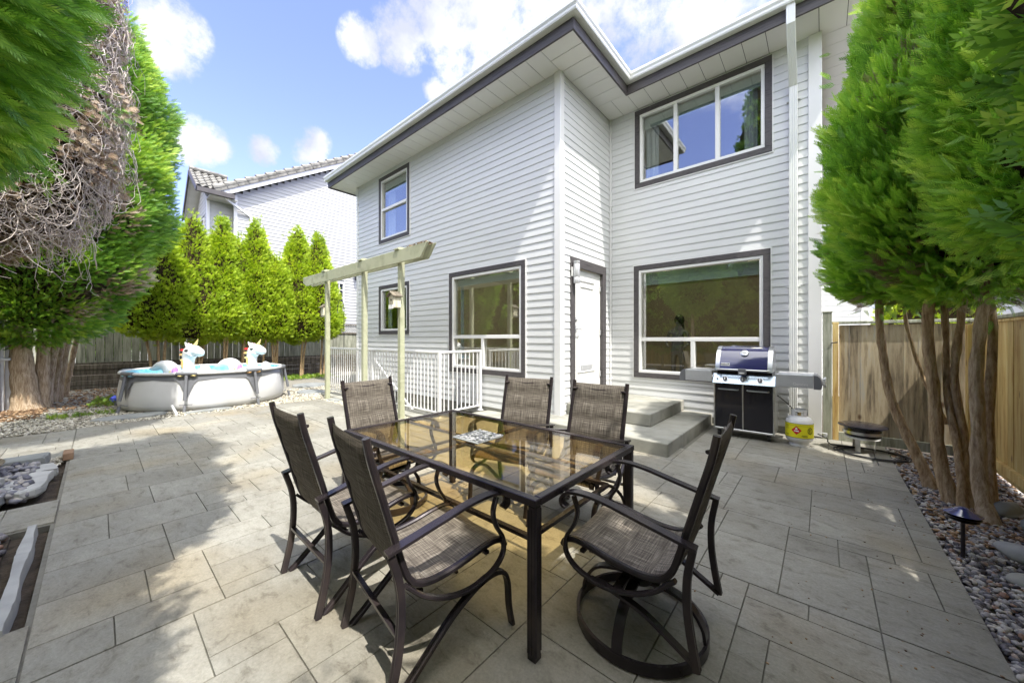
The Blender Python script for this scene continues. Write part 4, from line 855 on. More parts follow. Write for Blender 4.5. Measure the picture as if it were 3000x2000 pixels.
trunk(t2, [(1.05, 4.9, -.05), (1.08, 5.0, .8), (1.10, 5.05, 1.7), (1.05, 5.0, 2.4)], .055, .03, M['bark'], seed=7)
m = MB(); limbs(m, (1.0, 4.75), 2.0, 4.3, .6, 16, 5); m.build('limb', M['bark'], t2)
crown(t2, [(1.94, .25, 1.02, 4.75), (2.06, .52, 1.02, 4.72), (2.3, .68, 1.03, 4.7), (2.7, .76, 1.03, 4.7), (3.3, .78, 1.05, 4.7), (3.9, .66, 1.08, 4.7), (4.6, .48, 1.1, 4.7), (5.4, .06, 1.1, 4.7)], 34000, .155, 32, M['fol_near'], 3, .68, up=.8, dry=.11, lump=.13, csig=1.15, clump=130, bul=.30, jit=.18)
# the rest of the right hedge (beside and behind the camera)
def plain_cedar(x, y, h, r, z0, seed, label, n=7000, mat='fol_near', group=GR, lod=0, L=.15):
    t = tree('cedar_tree', label, 'tree', (x, y, 0), group); trunk(t, [(x, y, -.05), (x+.03, y+.05, z0*.6), (x, y, z0+.6), (x, y, h*.7)], .085, .04, M['bark'], seed=seed)
    crown(t, [(z0, .3*r, x, y), (z0+.25, .9*r, x, y), (z0+h*.2, r, x, y), (z0+(h-z0)*.55, .78*r, x, y), (z0+(h-z0)*.85, .38*r, x, y), (h, .04, x, y)], n, L, seed, M[mat], lod, .92 if lod == 0 else .8, up=.5); return t
p0 = plain_cedar(1.12, 3.35, 5.2, .62, 1.85, 61, 'green cedar at the right edge of the view beside the path light', 17000, lod=3, L=.12)
for i, (x, y, h, r) in enumerate(((1.25, 2.0, 5.0, .8), (1.3, .75, 5.4, .85), (1.45, -.5, 5.6, .9))):
    plain_cedar(x, y, h, r, 1.5, 70+i, ('green cedar just outside the right edge', 'second green cedar outside the right edge', 'third green cedar outside the right edge')[i], 4500)
GL = 'tall cedars along the left side'
tc_ = T('cedar_tree', 'tall cedar close behind the camera', 'tree', (-1.5, -.95, 0), 0, GL); trunk(tc_, [(-1.5, -1.0, -.05), (-1.5, -1.0, 3.2), (-1.5, -.95, 8)], .1, .05, M['bark'], seed=80)
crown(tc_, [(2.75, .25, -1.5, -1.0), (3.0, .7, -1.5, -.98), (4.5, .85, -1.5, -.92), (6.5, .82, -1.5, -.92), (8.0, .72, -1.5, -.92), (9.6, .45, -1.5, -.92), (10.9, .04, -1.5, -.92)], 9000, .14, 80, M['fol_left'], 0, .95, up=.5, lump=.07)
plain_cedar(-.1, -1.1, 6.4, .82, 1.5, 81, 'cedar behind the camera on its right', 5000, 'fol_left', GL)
for i, (x, y, h, r, lb) in enumerate(((-10.2, -5.2, 7.5, 1.2, 'cedar furthest left in the hedge behind the camera'), (-8.2, -5.4, 8.0, 1.2, 'second cedar from the left in the hedge behind the camera'), (-6.2, -5.2, 7.4, 1.2, 'third cedar from the left in the hedge behind the camera'), (-4.2, -5.5, 8.2, 1.2, 'fourth cedar from the left in the hedge behind the camera'), (-2.2, -5.2, 7.6, 1.2, 'fifth cedar from the left in the hedge behind the camera'), (-.3, -5.4, 7.8, 1.2, 'sixth cedar from the left in the hedge behind the camera'), (1.6, -5.0, 7.2, 1.1, 'rightmost cedar in the hedge behind the camera'), (-12.4, -5.5, 7.6, 1.25, 'cedar left of the hedge behind the camera, beyond the big left cedar'), (-14.7, -5.3, 7.9, 1.25, 'second cedar beyond the left end of the hedge behind the camera'), (-17.0, -5.4, 7.7, 1.25, 'third cedar beyond the left end of the hedge behind the camera'), (-19.4, -5.2, 7.5, 1.25, 'farthest cedar beyond the left end of the hedge behind the camera'))):
    plain_cedar(x, y, h, r, .9, 140+i, lb, 5000, 'fol_left', 'hedge of cedars behind the camera', 0, .2)
fb2 = T('hedge_fence', 'cedar board fence behind the hedge, seen only reflected in the windows', 'fence', (-4, -7, 0)); m = MB(); x = -14
while x < 3: m.box(x, x+.135, -7, -6.97, 0, 1.8); x += .14
m.build('board_panel', M['wood_warm'], fb2); m = MB(); m.box(-14, 3, -7.02, -6.93, 1.801, 1.84); m.build('cap_rail', M['wood_old'], fb2)
# near left cedar, its crown fills the upper left corner
tn_ = tree('cedar_tree', 'bright green cedar crown filling the top left corner', 'tree', (-3.75, -1.05, 0), GL)
trunk(tn_, [(-3.75, -1.15, -.05), (-3.72, -1.1, 1.2), (-3.75, -1.05, 2.6), (-3.7, -1.0, 5.5)], .10, .05, M['bark_pale'], seed=9)
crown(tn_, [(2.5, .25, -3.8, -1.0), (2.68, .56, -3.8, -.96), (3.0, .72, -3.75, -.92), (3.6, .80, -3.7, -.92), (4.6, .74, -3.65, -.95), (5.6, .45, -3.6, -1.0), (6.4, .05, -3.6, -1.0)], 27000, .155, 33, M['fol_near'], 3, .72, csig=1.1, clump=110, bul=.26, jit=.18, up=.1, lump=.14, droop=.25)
# second: dead vine covered cedar
tv_ = tree('cedar_tree', 'half dead cedar wrapped in curly dry vines between the two left crowns', 'tree', (-7.4, -1.15, 0), GL)
trunk(tv_, [(-7.6, -1.5, -.05), (-7.5, -1.4, 1.4), (-7.4, -1.1, 2.8), (-7.3, -1.0, 6)], .12, .06, M['bark'], seed=11)
vprof = [(2.45, .3, -7.35, -.95), (2.7, .7, -7.35, -.92), (3.2, .9, -7.3, -.85), (4.2, 1.03, -7.3, -.8), (5.6, 1.0, -7.3, -.8), (7.2, .8, -7.3, -.85), (8.6, .1, -7.3, -.9)]
crown(tv_, vprof, 14000, .09, 34, M['fol_left'], 1, .84, up=-.1, dry=.9, lump=.08, droop=.5, csig=1.4)
def vines(parent, prof, n, seed, arc, zr, rr=(.004, .009)):
    rng = random.Random(seed); pr = np.array(prof); mb = MB()
    for i in range(n):
        z = rng.uniform(*zr); th = rng.uniform(*arc); r = np.interp(z, pr[:, 0], pr[:, 1])*rng.uniform(.88, 1.08); cx = np.interp(z, pr[:, 0], pr[:, 2]); cy = np.interp(z, pr[:, 0], pr[:, 3])
        p = Vector((cx+r*math.cos(th), cy+r*math.sin(th), z)); o = Vector((math.cos(th), math.sin(th), 0)); tg = Vector((-o.y, o.x, 0)); pts = [p.copy()]; a = rng.uniform(0, 6.28); cur = rng.choice((-1, 1))*rng.uniform(.15, .75); L = rng.uniform(.03, .075)
        for k in range(rng.randint(7, 15)):
            a += cur+rng.uniform(-.25, .25); p = p+(tg*math.cos(a)+Vector((0, 0, 1))*math.sin(a)-Vector((0, 0, .25)))*L+o*rng.uniform(-.02, .028); pts.append(p.copy())
        rad0 = rng.uniform(*rr); mb.tube(pts, [rad0*(1-.6*j/len(pts)) for j in range(len(pts))], 4)
    return mb.build('dead_vines', M['vine'], parent, smooth=80)
vines(tv_, vprof, 2300, 5, (-.6, 2.4), (2.5, 7.4), (.003, .0075))
# third: big left cedar over the pool
tb_ = tree('cedar_tree', 'huge dark green cedar on a cluster of pale trunks left of the pool', 'tree', (-12.2, -1.0, 0), GL)
for i, (p, a, b) in enumerate((([(-12.23, -.94, -.1), (-12.25, -.98, .5), (-12.28, -1.02, 1.2), (-12.3, -1.02, 2.4), (-12, -1.0, 6)], .27, .14), ([(-12.45, -.78, -.05), (-12.42, -.76, .8), (-12.38, -.74, 1.7), (-12.2, -.7, 3)], .15, .11),
        ([(-12.9, -.75, -.05), (-12.85, -.68, .8), (-12.7, -.55, 1.8), (-12.5, -.4, 3)], .12, .09), ([(-13.46, -.68, -.05), (-13.38, -.6, .8), (-13.24, -.49, 1.8), (-13.0, -.3, 3)], .085, .07),
        ([(-13.9, -.62, -.05), (-13.8, -.53, .9), (-13.6, -.40, 1.9), (-13.3, -.2, 3)], .08, .06), ([(-14.4, -.55, -.05), (-14.2, -.42, .9), (-13.95, -.26, 1.9), (-13.5, 0, 3)], .07, .06))):
    trunk(tb_, p, a, b, M['bark_pale'], seed=20+i, seg=14)
m = MB(); limbs(m, (-12.1, -.6), 2.2, 6, 1.3, 22, 6, .02); m.build('limb', M['bark'], tb_)
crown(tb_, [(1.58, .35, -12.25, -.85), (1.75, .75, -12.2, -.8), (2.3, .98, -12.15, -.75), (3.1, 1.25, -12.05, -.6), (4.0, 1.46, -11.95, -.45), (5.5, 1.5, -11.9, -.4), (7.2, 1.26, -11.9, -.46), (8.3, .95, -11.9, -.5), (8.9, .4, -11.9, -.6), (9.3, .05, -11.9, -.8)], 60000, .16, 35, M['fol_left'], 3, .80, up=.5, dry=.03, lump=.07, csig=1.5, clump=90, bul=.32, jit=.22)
# golden row behind the pool
ROW = [(1.25, 4.9, .82, 'leftmost golden green cedar of the row behind the pool'), (1.95, 5.35, .85, 'second golden cedar from the left in the row behind the pool'), (2.68, 5.35, .62, 'third golden cedar from the left, thin topped, behind the pool'),
       (3.12, 4.85, .6, 'shortest golden cedar in the middle of the row behind the pool'), (3.62, 5.5, .75, 'tall golden cedar right of the middle of the row behind the pool'), (4.15, 4.4, .55, 'short golden cedar filling the gap in the right half of the row'),
       (4.9, 5.6, .72, 'tall golden cedar second from the right end of the row'), (5.6, 5.45, .72, 'rightmost golden cedar of the row beside the pergola')]
rn = random.Random(3)
for i, (y, h, r, lb) in enumerate(ROW):
    x = -14.9+rn.uniform(-.15, .15); t = tree('golden_cedar', lb, 'tree', (x, y, 0), 'row of golden cedars behind the pool')
    for k in range(3): dx, dy = rn.uniform(-.12, .12), rn.uniform(-.18, .18); trunk(t, [(x+dx, y+dy, -.05), (x+dx*1.5, y+dy*1.3, .8), (x+dx*2, y+dy*1.8, 1.7), (x+dx, y+dy, 3)], .05, .035, M['bark'], seed=i*3+k, seg=8)
    z0 = 1.42+rn.uniform(-.08, .12)
    crown(t, [(z0, .35*r, x, y), (z0+.2, 1.0*r, x, y), (z0+.8, 1.22*r, x, y), (z0+1.6, 1.06*r, x, y), (z0+2.5, .72*r, x, y), (h-.45, .27*r, x, y), (h, .02, x, y)], 12000, .11, 90+i, M['fol_row'], 0, .84, up=.55, lump=.08, clump=24, bul=.12, csig=1.2)
# yellow-green shrub over the right fence, hedge beyond, weeds
def shrub(x, y, z0, z1, r, seed, label, mat, n=2500, L=.16):
    t = tree('shrub', label, 'shrub', (x, y, 0)); trunk(t, [(x, y, 0), (x, y, z1*.5), (x, y, z1*.8)], .06, .03, M['bark'], seed=seed)
    crown(t, [(z0, r*.5, x, y), (z0+(z1-z0)*.3, r, x, y), (z0+(z1-z0)*.7, r*.9, x, y), (z1, .05, x, y)], n, L, seed, M[mat], 0, .75)
shrub(1.9, 13.2, .3, 3.0, .9, 120, 'sunlit yellow green shrub beyond the weathered fence panel', 'fol_row')
shrub(-18.0, .2, .6, 3.1, .8, 121, 'grey green shrub above the lattice fence beside the porch house', 'fol_left')
rng = np.random.default_rng(12)
def weeds(name, x0, x1, y0, y1, n, label, L=.07):
    P = scatter(n, x0, x1, y0, y1, .0, n); Dr = rng.normal(0, .6, (len(P), 3))+np.array([0, 0, .8]); V, F, tn = sprays(P, Dr, rng.normal(0, 1, (len(P), 3)), L*rng.uniform(.5, 1.4, len(P)), rng.uniform(.2, 1, len(P)), 0, rng)
    npmesh(name, V, F, M['weed'], None, tn, label=label, cat='weeds', kind='stuff')
weeds('weeds', -15.2, -14.0, 4.0, 6.0, 900, 'low green weeds at the foot of the golden cedars', .1); weeds('weeds', -12.9, -11.5, -.1, 1.2, 500, 'sparse weeds in the shade of the big left cedar', .09); weeds('weeds', -10.6, -10.2, -.6, .2, 130, 'bright green seedlings in the gravel at the pool corner', .08)
P = scatter(2200, -15.8, -11.3, -2, 2, -.01, 33, .01); stones('leaf_litter', P, .03, M['mulch'], 12, .25, label='dark leaf litter in the shade between the left cedar and the pool', cat='leaf litter')

# ------------------------------------------------------------------ dining set
tt = T('patio_table', 'rectangular patio table with amber glass top and dark bronze frame', 'table', (-1.885, 1.8, 0))
x0, x1, y0, y1, zt = -2.82, -.95, 1.254, 2.346, .72
m = MB(); w_ = .042
m.box(x0, x1, y0, y0+w_, zt-.035, zt); m.box(x0, x1, y1-w_, y1, zt-.035, zt); m.box(x0, x0+w_, y0+w_, y1-w_, zt-.035, zt); m.box(x1-w_, x1, y0+w_, y1-w_, zt-.035, zt)
m.box(-1.90, -1.87, y0+w_, y1-w_, zt-.035, zt-.014); m.box(x0+w_, x1-w_, 1.79, 1.81, zt-.035, zt-.014)
m.build('frame', M['bronze'], tt, bevel=.005, seg=2)
for (a, b, c, d) in ((x0+w_, -1.888, y0+w_, 1.797), (-1.882, x1-w_, y0+w_, 1.797), (x0+w_, -1.888, 1.803, y1-w_), (-1.882, x1-w_, 1.803, y1-w_)):
    m = MB(); m.box(a, b, c, d, zt-.012, zt-.005); m.build('glass_panel', M['amber'], tt)
fp = [(x*.9, y*.9) for x, y in flute(.05, .05)]
for lx, ly in ((x0+.027, y0+.027), (x1-.027, y0+.027), (x0+.027, y1-.027), (x1-.027, y1-.027)):
    m = MB(); m.sweep([(lx, ly, zt-.036), (lx, ly, .4), (lx, ly, .02)], rrect(.05, .05, .2), (1, 0, 0)); m.box(lx-.022, lx+.022, ly-.022, ly+.022, 0, .02)
    for s_ in (-1, 1): m.box(lx-.02+.0, lx-.012, ly+s_*.0255, ly+s_*.0275, .03, zt-.05); m.box(lx-.004, lx+.004, ly+s_*.0255, ly+s_*.0275, .03, zt-.05); m.box(lx+.012, lx+.02, ly+s_*.0255, ly+s_*.0275, .03, zt-.05)
    m.build('leg', M['bronze'], tt, smooth=30)
m = MB(); q = .13; z_ = .46
for a, b in (((x0+q, y0+q), (x1-q, y0+q)), ((x1-q, y0+q), (x1-q, y1-q)), ((x1-q, y1-q), (x0+q, y1-q)), ((x0+q, y1-q), (x0+q, y0+q))): m.bar((*a, z_), (*b, z_), .028, .02)
for sx, sy, ax, ay in ((1, 1, x0, y0), (-1, 1, x1, y0), (1, -1, x0, y1), (-1, -1, x1, y1)): m.tube(catmull([(ax+sx*q, ay+sy*q, z_), (ax+sx*.09, ay+sy*.09, z_-.03), (ax+sx*.05, ay+sy*.05, z_-.12), (ax+sx*.045, ay+sy*.045, z_-.3)], 4), .011, 8)
m.build('stretcher', M['bronze'], tt, smooth=40)
tl = T('mosaic_tile', 'square grey glass mosaic centre tile lying on the amber table top', 'tile', (-1.885, 1.8, zt))
m = MB(); m.box(-2.015, -1.755, 1.67, 1.93, zt-.003, zt+.008); m.build('tray', M['flag_d'], tl, bevel=.003)
m = MB(); rn = random.Random(2)
for i in range(13):
    for j in range(13): cx, cy = -2.0+i*.0192+.008, 1.685+j*.0192+.008; s_ = .0085*rn.uniform(.75, 1); m.box(cx-s_, cx+s_, cy-s_, cy+s_, zt+.0085, zt+.0115+rn.uniform(0, .002), rn.choice((0, 0, 1, 2)))
m.build('mosaic', [M['flag'], M['steel'], M['poolgrey']], tl)

def X(path, x): return [(x, s_, z) for s_, z in path]
JP = [(-.40, 1.055), (-.378, .95), (-.335, .80), (-.295, .66), (-.262, .54), (-.232, .46), (-.185, .415), (-.10, .40), (.02, .412), (.14, .437), (.215, .445), (.262, .43), (.28, .40)]
def grid_sheet(mb, pts, hw, th, pad=(), sag=.0, nx=10, u0=0, uvs=None):
    pts = [Vector((0, a, b)) for a, b in pts]; n = len(pts); top = []; bot = []; L = 0
    for i, p in enumerate(pts):
        a = pts[max(0, i-1)]; b = pts[min(n-1, i+1)]; d = (b-a).normalized(); nn = Vector((0, -d.z, d.y)); nn = nn if nn.dot(Vector((0, .5, 1))) > 0 else -nn
        if i: L += (p-pts[i-1]).length
        rib = abs(math.sin(L/.155*PI))**.45
        for k in range(nx+1):
            x = -hw+2*hw*k/nx; e = 1-(2*k/nx-1)**2; off = (-sag*e)+th*.5*rib*min(1, e*4+.15)
            top.append(p+nn*off+Vector((x, 0, 0))); bot.append(p-nn*(sag*e+th*.4*rib*min(1, e*4+.15))+Vector((x, 0, 0))); uvs.append((x, L+u0))
    w_ = nx+1; fs = []
    for i in range(n-1):
        for k in range(nx): a = i*w_+k; fs.append((a, a+w_, a+w_+1, a+1)); o = n*w_; fs.append((o+a, o+a+1, o+a+w_+1, o+a+w_))
    o = n*w_
    for i in range(n-1):
        for k in (0, nx): a = i*w_+k; fs.append((a, a+w_, o+a+w_, o+a))
    for k in range(nx):
        for i in (0, n-1): a = i*w_+k; fs.append((a, a+1, o+a+1, o+a))
    uvs += uvs[-n*w_:]; mb.add(top+bot, fs)
def set_uv(o, uvs):
    me = o.data; l = me.uv_layers.new(name='UV')
    for i, lp in enumerate(me.loops): l.data[i].uv = uvs[lp.vertex_index]
def chair(label, swivel):
    t = T('swivel_chair' if swivel else 'sling_chair', label, 'chair', (0, 0, 0), 0, 'patio dining chairs around the table')
    J = catmull([(0, a, b) for a, b in JP], 5); J2 = [(p.y, p.z) for p in J]; cut = 33
    uv = []; m = MB(); grid_sheet(m, J2[1:cut], .225, .036, sag=.008, uvs=uv); o = m.build('backrest', M['fabric'], t, smooth=50); set_uv(o, uv)
    uv = []; m = MB(); grid_sheet(m, J2[cut-1:-1], .225, .020, sag=.014, uvs=uv, u0=3); o = m.build('seat', M['fabric'], t, smooth=50); set_uv(o, uv)
    B = M['bronze']
    for sg in (-1, 1):
        m = MB(); m.sweep([(sg*.243, a, b) for a, b in J2], rrect(.030, .028), (1, 0, 0)); m.build('side_rail', B, t, smooth=40)
        arm = catmull(X([(-.335, .605), (-.24, .625), (-.10, .655), (.04, .685), (.15, .695), (.225, .685), (.262, .655), (.262, .625), (.24, .612)], sg*.275), 5)
        m = MB(); m.sweep(arm, flute(.046, .016), (1, 0, 0)); 
        loop = catmull(X([(.205, .672), (.185, .60), (.205, .53), (.245, .46), (.245, .385), (.18, .325), (.06, .298), (-.06, .315), (-.17, .37), (-.255, .45)], sg*.272), 5)
        m.sweep(loop, rrect(.030, .016), (1, 0, 0)); m.build('armrest', B, t, smooth=40)
        m = MB()
        post = [(-.32, .60), (-.285, .48), (-.275, .35), (-.29, .18), (-.33, .0)] if not swivel else [(-.32, .60), (-.30, .48), (-.30, .36), (-.315, .24), (-.335, .13)]
        m.sweep(catmull(X(post, sg*.272), 5), flute(.034, .028), (1, 0, 0)); m.build('leg' if not swivel else 'rear_post', B, t, smooth=40)
        if not swivel:
            m = MB(); m.sweep(catmull(X([(.315, .0), (.295, .10), (.285, .22), (.255, .285), (.19, .305), (.09, .285), (-.03, .22), (-.14, .13), (-.24, .045), (-.30, .0)], sg*.262), 6), flute(.034, .020), (1, 0, 0)); m.build('leg', B, t, smooth=40)
        else:
            m = MB(); m.sweep(catmull(X([(-.335, .135), (-.24, .19), (-.12, .255), (.03, .295), (.12, .30)], sg*.262), 5), flute(.032, .018), (1, 0, 0)); m.build('brace', B, t, smooth=40)
    m = MB(); m.tube([(-.243, -.365, .985), (-.20, -.385, .985), (.20, -.385, .985), (.243, -.365, .985)], .009, 8); m.build('top_bar', B, t, smooth=40)
    for a_ in (((-.262, -.283, .26), (.262, -.283, .26), .022, .016) if not swivel else ((-.262, .0, .292), (.262, .0, .292), .04, .016), ((-.235, .18, .395), (.235, .18, .395), .022, .014), ((-.235, -.17, .37), (.235, -.17, .37), .022, .014)): m = MB(); m.bar(*a_); m.build('stretcher', B, t)
    if swivel:
        ring = [(.305*math.cos(a*PI/24), .305*math.sin(a*PI/24)-.02, .032) for a in range(48)]
        m = MB(); k = len(ring); m.sweep([Vector(p) for p in ring], rrect(.014, .046, .2), (0, 0, 1), closed=True)
        m.v = [(x, y, z) for x, y, z in m.v]
        m2 = MB(); r0, r1 = .298, .312; m2.lathe([(r0, .008), (r1, .008), (r1, .056), (r0, .056), (r0, .008)], (0, -.02, 0), 56, cap=False); m2.build('base_ring', B, t, smooth=40)
        for a0 in (PI*.0, PI*.5, PI, PI*1.5):
            c, s_ = math.cos(a0), math.sin(a0); m = MB()
            m.sweep(catmull([(c*.30, s_*.30-.02, .05), (c*.285, s_*.285-.02, .12), (c*.22, s_*.22-.02, .20), (c*.10, s_*.10-.02, .235), (c*.02, s_*.02-.02, .24)], 5), flute(.045, .016), (-s_, c, 0)); m.build('leg', B, t, smooth=40)
        m = MB(); m.lathe([(.0, .22), (.06, .22), (.065, .25), (.045, .262), (.045, .30), (.0, .30)], (0, -.02, 0), 20, cap=False); m.box(-.10, .10, -.14, .12, .30, .318); m.box(-.08, .08, -.12, .08, .345, .36)
        for i in range(9): m.tube([(-.06+.12*(i % 2), -.1+i*.022, .318), (-.06+.12*(i % 2), -.1+i*.022, .346)], .017, 8)
        m.build('swivel_spring', M['black'], t, smooth=40)
    return t
cB = chair('sling back chair nearest the camera with its back turned, left of the near table leg', False); cB.location = (-1.485, 1.09, 0); cB.rotation_euler = (0, 0, rad(-8))
dup(cB, (-2.22, 1.07, 0), rad(-1), 'sling back chair with its back turned at the far left of the near table side')
dup(cB, (-1.45, 2.47, 0), PI+rad(3), 'chair facing the camera at the far table side in front of the concrete steps')
dup(cB, (-2.13, 2.46, 0), PI+rad(16), 'chair facing the camera at the far table side in front of the house corner')
cS = chair('swivel rocker chair on a round base at the right end of the table', True); cS.location = (-.72, 1.79, 0); cS.rotation_euler = (0, 0, PI/2+rad(3))
dup(cS, (-2.86, 1.70, 0), -PI/2+rad(4), 'swivel rocker chair at the left end of the table in front of the railing')

# ------------------------------------------------------------------ barbecue
gx0, gx1, gy0, gy1_ = -1.23, -.50, 6.05, 6.55
bq = T('gas_barbecue', 'gas barbecue with an indigo lid, steel panel and black cabinet doors', 'barbecue', (-.86, 6.3, 0))
m = MB(); m.box(gx0, gx1, gy0+.02, gy1_, .11, .77); m.build('cabinet', M['enamel_door'], bq, bevel=.004)
m = MB()
for a, b, c, d in ((gx0-.006, gx0+.014, .10, .78), (gx1-.014, gx1+.006, .10, .78), (-.873, -.857, .13, .78), (gx0+.014, gx1-.014, .10, .125)): m.box(a, b, gy0-.008, gy0+.019, c, d)
m.box(gx1-.001, gx1+.005, gy0+.02, gy1_, .10, .78); m.build('cabinet_trim', M['steel'], bq, bevel=.003)
for a, b in ((gx0+.016, -.875), (-.855, gx1-.016)):
    m = MB(); m.box(a, b, gy0-.004, gy0+.019, .128, .765); dd = m.build('door', M['enamel_door'], bq, bevel=.003)
    m = MB(); m.tube(catmull([(a+.045, gy0-.004, .695), (a+.05, gy0-.04, .695), (a+.09, gy0-.045, .695), (b-.09, gy0-.045, .695), (b-.05, gy0-.04, .695), (b-.045, gy0-.004, .695)], 4), .009, 8); m.build('handle', M['steel'], dd, smooth=40)
m = MB(); m.add([(gx0-.02, gy0-.05, .775), (gx1+.02, gy0-.05, .775), (gx1+.02, gy0+.03, .915), (gx0-.02, gy0+.03, .915), (gx0-.02, gy0+.06, .775), (gx1+.02, gy0+.06, .775), (gx1+.02, gy0+.06, .915), (gx0-.02, gy0+.06, .915)], [(0, 1, 2, 3), (4, 7, 6, 5), (0, 4, 5, 1), (3, 2, 6, 7), (0, 3, 7, 4), (1, 5, 6, 2)]); pn = m.build('control_panel', M['grillpanel'], bq, bevel=.008, seg=2)
tilt = math.atan2(.08, .14); nv = Vector((0, -math.cos(tilt), math.sin(tilt))); RX = Matrix.Rotation(PI/2-tilt, 3, 'X')
for x, r_ in ((-1.085, .030), (-.865, .030), (-.66, .030), (-1.185, .012)):
    c = Vector((x, gy0-.012, .842)); m = MB(); m.tube([c, c+nv*.006], r_*1.35, 20, 1); m.tube([c+nv*.006, c+nv*.03, c+nv*.034], [r_, r_*.9, r_*.7], 18, 0)
    k = m.build('knob', [M['poolgrey'] if r_ > .02 else M['steel'], M['steel']], pn, smooth=40)
    if r_ > .02:
        m = MB(); m.obox(c+nv*.036, Vector((1, 0, 0))*.006, nv*.002, nv.cross(Vector((1, 0, 0)))*.024); m.build('pointer', M['vinyl'], k)
m = MB(); m.box(gx0+.03, gx1-.03, gy0+.061, gy1_, .77, .955); m.build('firebox', M['enamel_door'], bq, bevel=.006)
# lid profile
lp = [(6.02, .965), (6.05, 1.06), (6.11, 1.19), (6.17, 1.265), (6.27, 1.31), (6.40, 1.31), (6.50, 1.27), (6.56, 1.15), (6.57, .965)]
lp = [(p.x, p.y) for p in catmull([(a, b, 0) for a, b in lp], 4)]
def lid(xa, xb, mat, name, par, off=0):
    m = MB(); n = len(lp); c = Vector((6.3, 1.05)); P_ = [Vector(p) for p in lp]; P_ = [p+(p-c).normalized()*off for p in P_]
    vs = [(x, p.x, p.y) for x in (xa, xb) for p in P_]; fs = [(i, i+1, n+i+1, n+i) for i in range(n-1)]+[tuple(range(n))[::-1], tuple(range(n, 2*n)), (0, n, 2*n-1, n-1)]
    m.add(vs, fs); return m.build(name, mat, par, smooth=40)
ld = lid(gx0+.075, gx1-.075, M['enamel'], 'lid', bq); lid(gx0+.02, gx0+.074, M['steel'], 'lid_end', bq, .006); lid(gx1-.074, gx1-.02, M['steel'], 'lid_end', bq, .006)
m = MB(); m.tube(catmull([(gx0+.06, 6.03, .985), (gx0+.07, 5.98, .985), (gx0+.11, 5.97, .985), (gx1-.11, 5.97, .985), (gx1-.07, 5.98, .985), (gx1-.06, 6.03, .985)], 4), .014, 10); m.build('handle', M['steel'], ld, smooth=40)
m = MB(); m.box(-.91, -.815, 5.945, 6.01, .92, 1.005); hl = m.build('handle_light', M['poolgrey'], ld, bevel=.01, seg=2)
m = MB(); m.box(-.895, -.83, 5.940, 5.944, .935, .955); m.build('lens', M['vinyl'], hl)
def lidpt(z):
    for a, b in zip(lp, lp[1:]):
        if a[1] <= z <= b[1]: k = (z-a[1])/(b[1]-a[1]); d = Vector((0, b[0]-a[0], b[1]-a[1])).normalized(); return Vector((0, a[0]+(b[0]-a[0])*k, z)), d
p_, d_ = lidpt(1.215); nl = Vector((1, 0, 0)).cross(d_); nl = nl if nl.y < 0 else -nl
c = Vector((-.855, p_.y, p_.z)); m = MB(); m.tube([c-nl*.01, c+nl*.018, c+nl*.022], [.05, .05, .042], 24); th_ = m.build('thermometer', M['steel'], ld, smooth=40)
m = MB(); m.tube([c+nl*.0222, c+nl*.0235], .036, 24); m.build('dial', M['vinyl'], th_); m = MB(); m.obox(c+nl*.0245, Vector((.02, 0, 0)), nl*.0006, d_*.0018); m.build('needle', M['ink'], th_)
p_, d_ = lidpt(1.055); nl = Vector((1, 0, 0)).cross(d_); nl = nl if nl.y < 0 else -nl; rot = Matrix((Vector((1, 0, 0)), d_, nl)).transposed()
c = Vector((-1.085, p_.y, p_.z)); m = MB(); m.obox(c+nl*.003, Vector((.058, 0, 0)), nl*.0035, d_*.0235); bd = m.build('badge', M['steel_soft'], ld, bevel=.006, seg=2)
m = MB(); m.obox(c+nl*.0068, Vector((.053, 0, 0)), nl*.0006, d_*.019); m.build('badge_face', M['vinyl'], bd)
text('weber', .036, M['ink'], bd, 'lettering', c+nl*.0078+Vector((-.012, 0, 0)), rot, .0006, True)
m = MB(); kc = c+nl*.0085+Vector((.040, 0, 0)); m.ell(kc+d_*.003, (.010, .002, .008), 12, 6); m.obox(kc-d_*.008, Vector((.0016, 0, 0)), nl*.001, d_*.006); m.build('kettle_emblem', M['ink'], bd)
# side tables
for nm, a, b in (('side_shelf', -1.62, gx0-.022), ('side_shelf', gx1+.022, -.09)):
    m = MB(); m.box(a, b, 6.02, 6.50, .93, .955); m.box(a, b, 6.0, 6.019, .79, .955); m.box(a+.01, b-.01, 6.50, 6.515, .85, .955); s_ = m.build(nm, M['steel_soft'], bq, bevel=.006, seg=2)
    e = a if a < -1.2 else b; sgn = -1 if a < -1.2 else 1
    m = MB(); pr = catmull([(e+sgn*.002, 0, .958), (e+sgn*.04, 0, .95), (e+sgn*.075, 0, .90), (e+sgn*.08, 0, .79), (e+sgn*.002, 0, .78)], 4); n = len(pr)
    m.add([(p.x, y, p.z) for y in (6.0, 6.5) for p in pr], [(i, i+1, n+i+1, n+i) for i in range(n-1)]+[tuple(range(n)), tuple(range(n, 2*n)), (0, n, 2*n-1, n-1)]); m.build('end_cap', M['poolgrey'], s_, smooth=40)
text('Genesis', .05, M['vinyl'], bq, 'lettering', (-.22, 5.997, .835), Matrix.Rotation(PI/2, 3, 'X'), .001)
m = MB(); m.box(-.005, .025, 6.05, 6.13, .83, .92); m.box(.01, .035, 6.10, 6.2, .80, .93); m.build('tool_hook', M['vinyl'], bq, bevel=.005)
for x, y in ((gx0+.06, gy0+.06), (gx1-.06, gy0+.06), (gx0+.06, gy1_-.06), (gx1-.06, gy1_-.06)):
    m = MB(); m.tube([(x-.018, y, .045), (x+.018, y, .045)], .045, 18); m.box(x-.026, x+.026, y-.03, y+.03, .075, .108); m.build('caster', M['rubber'], bq, smooth=40)
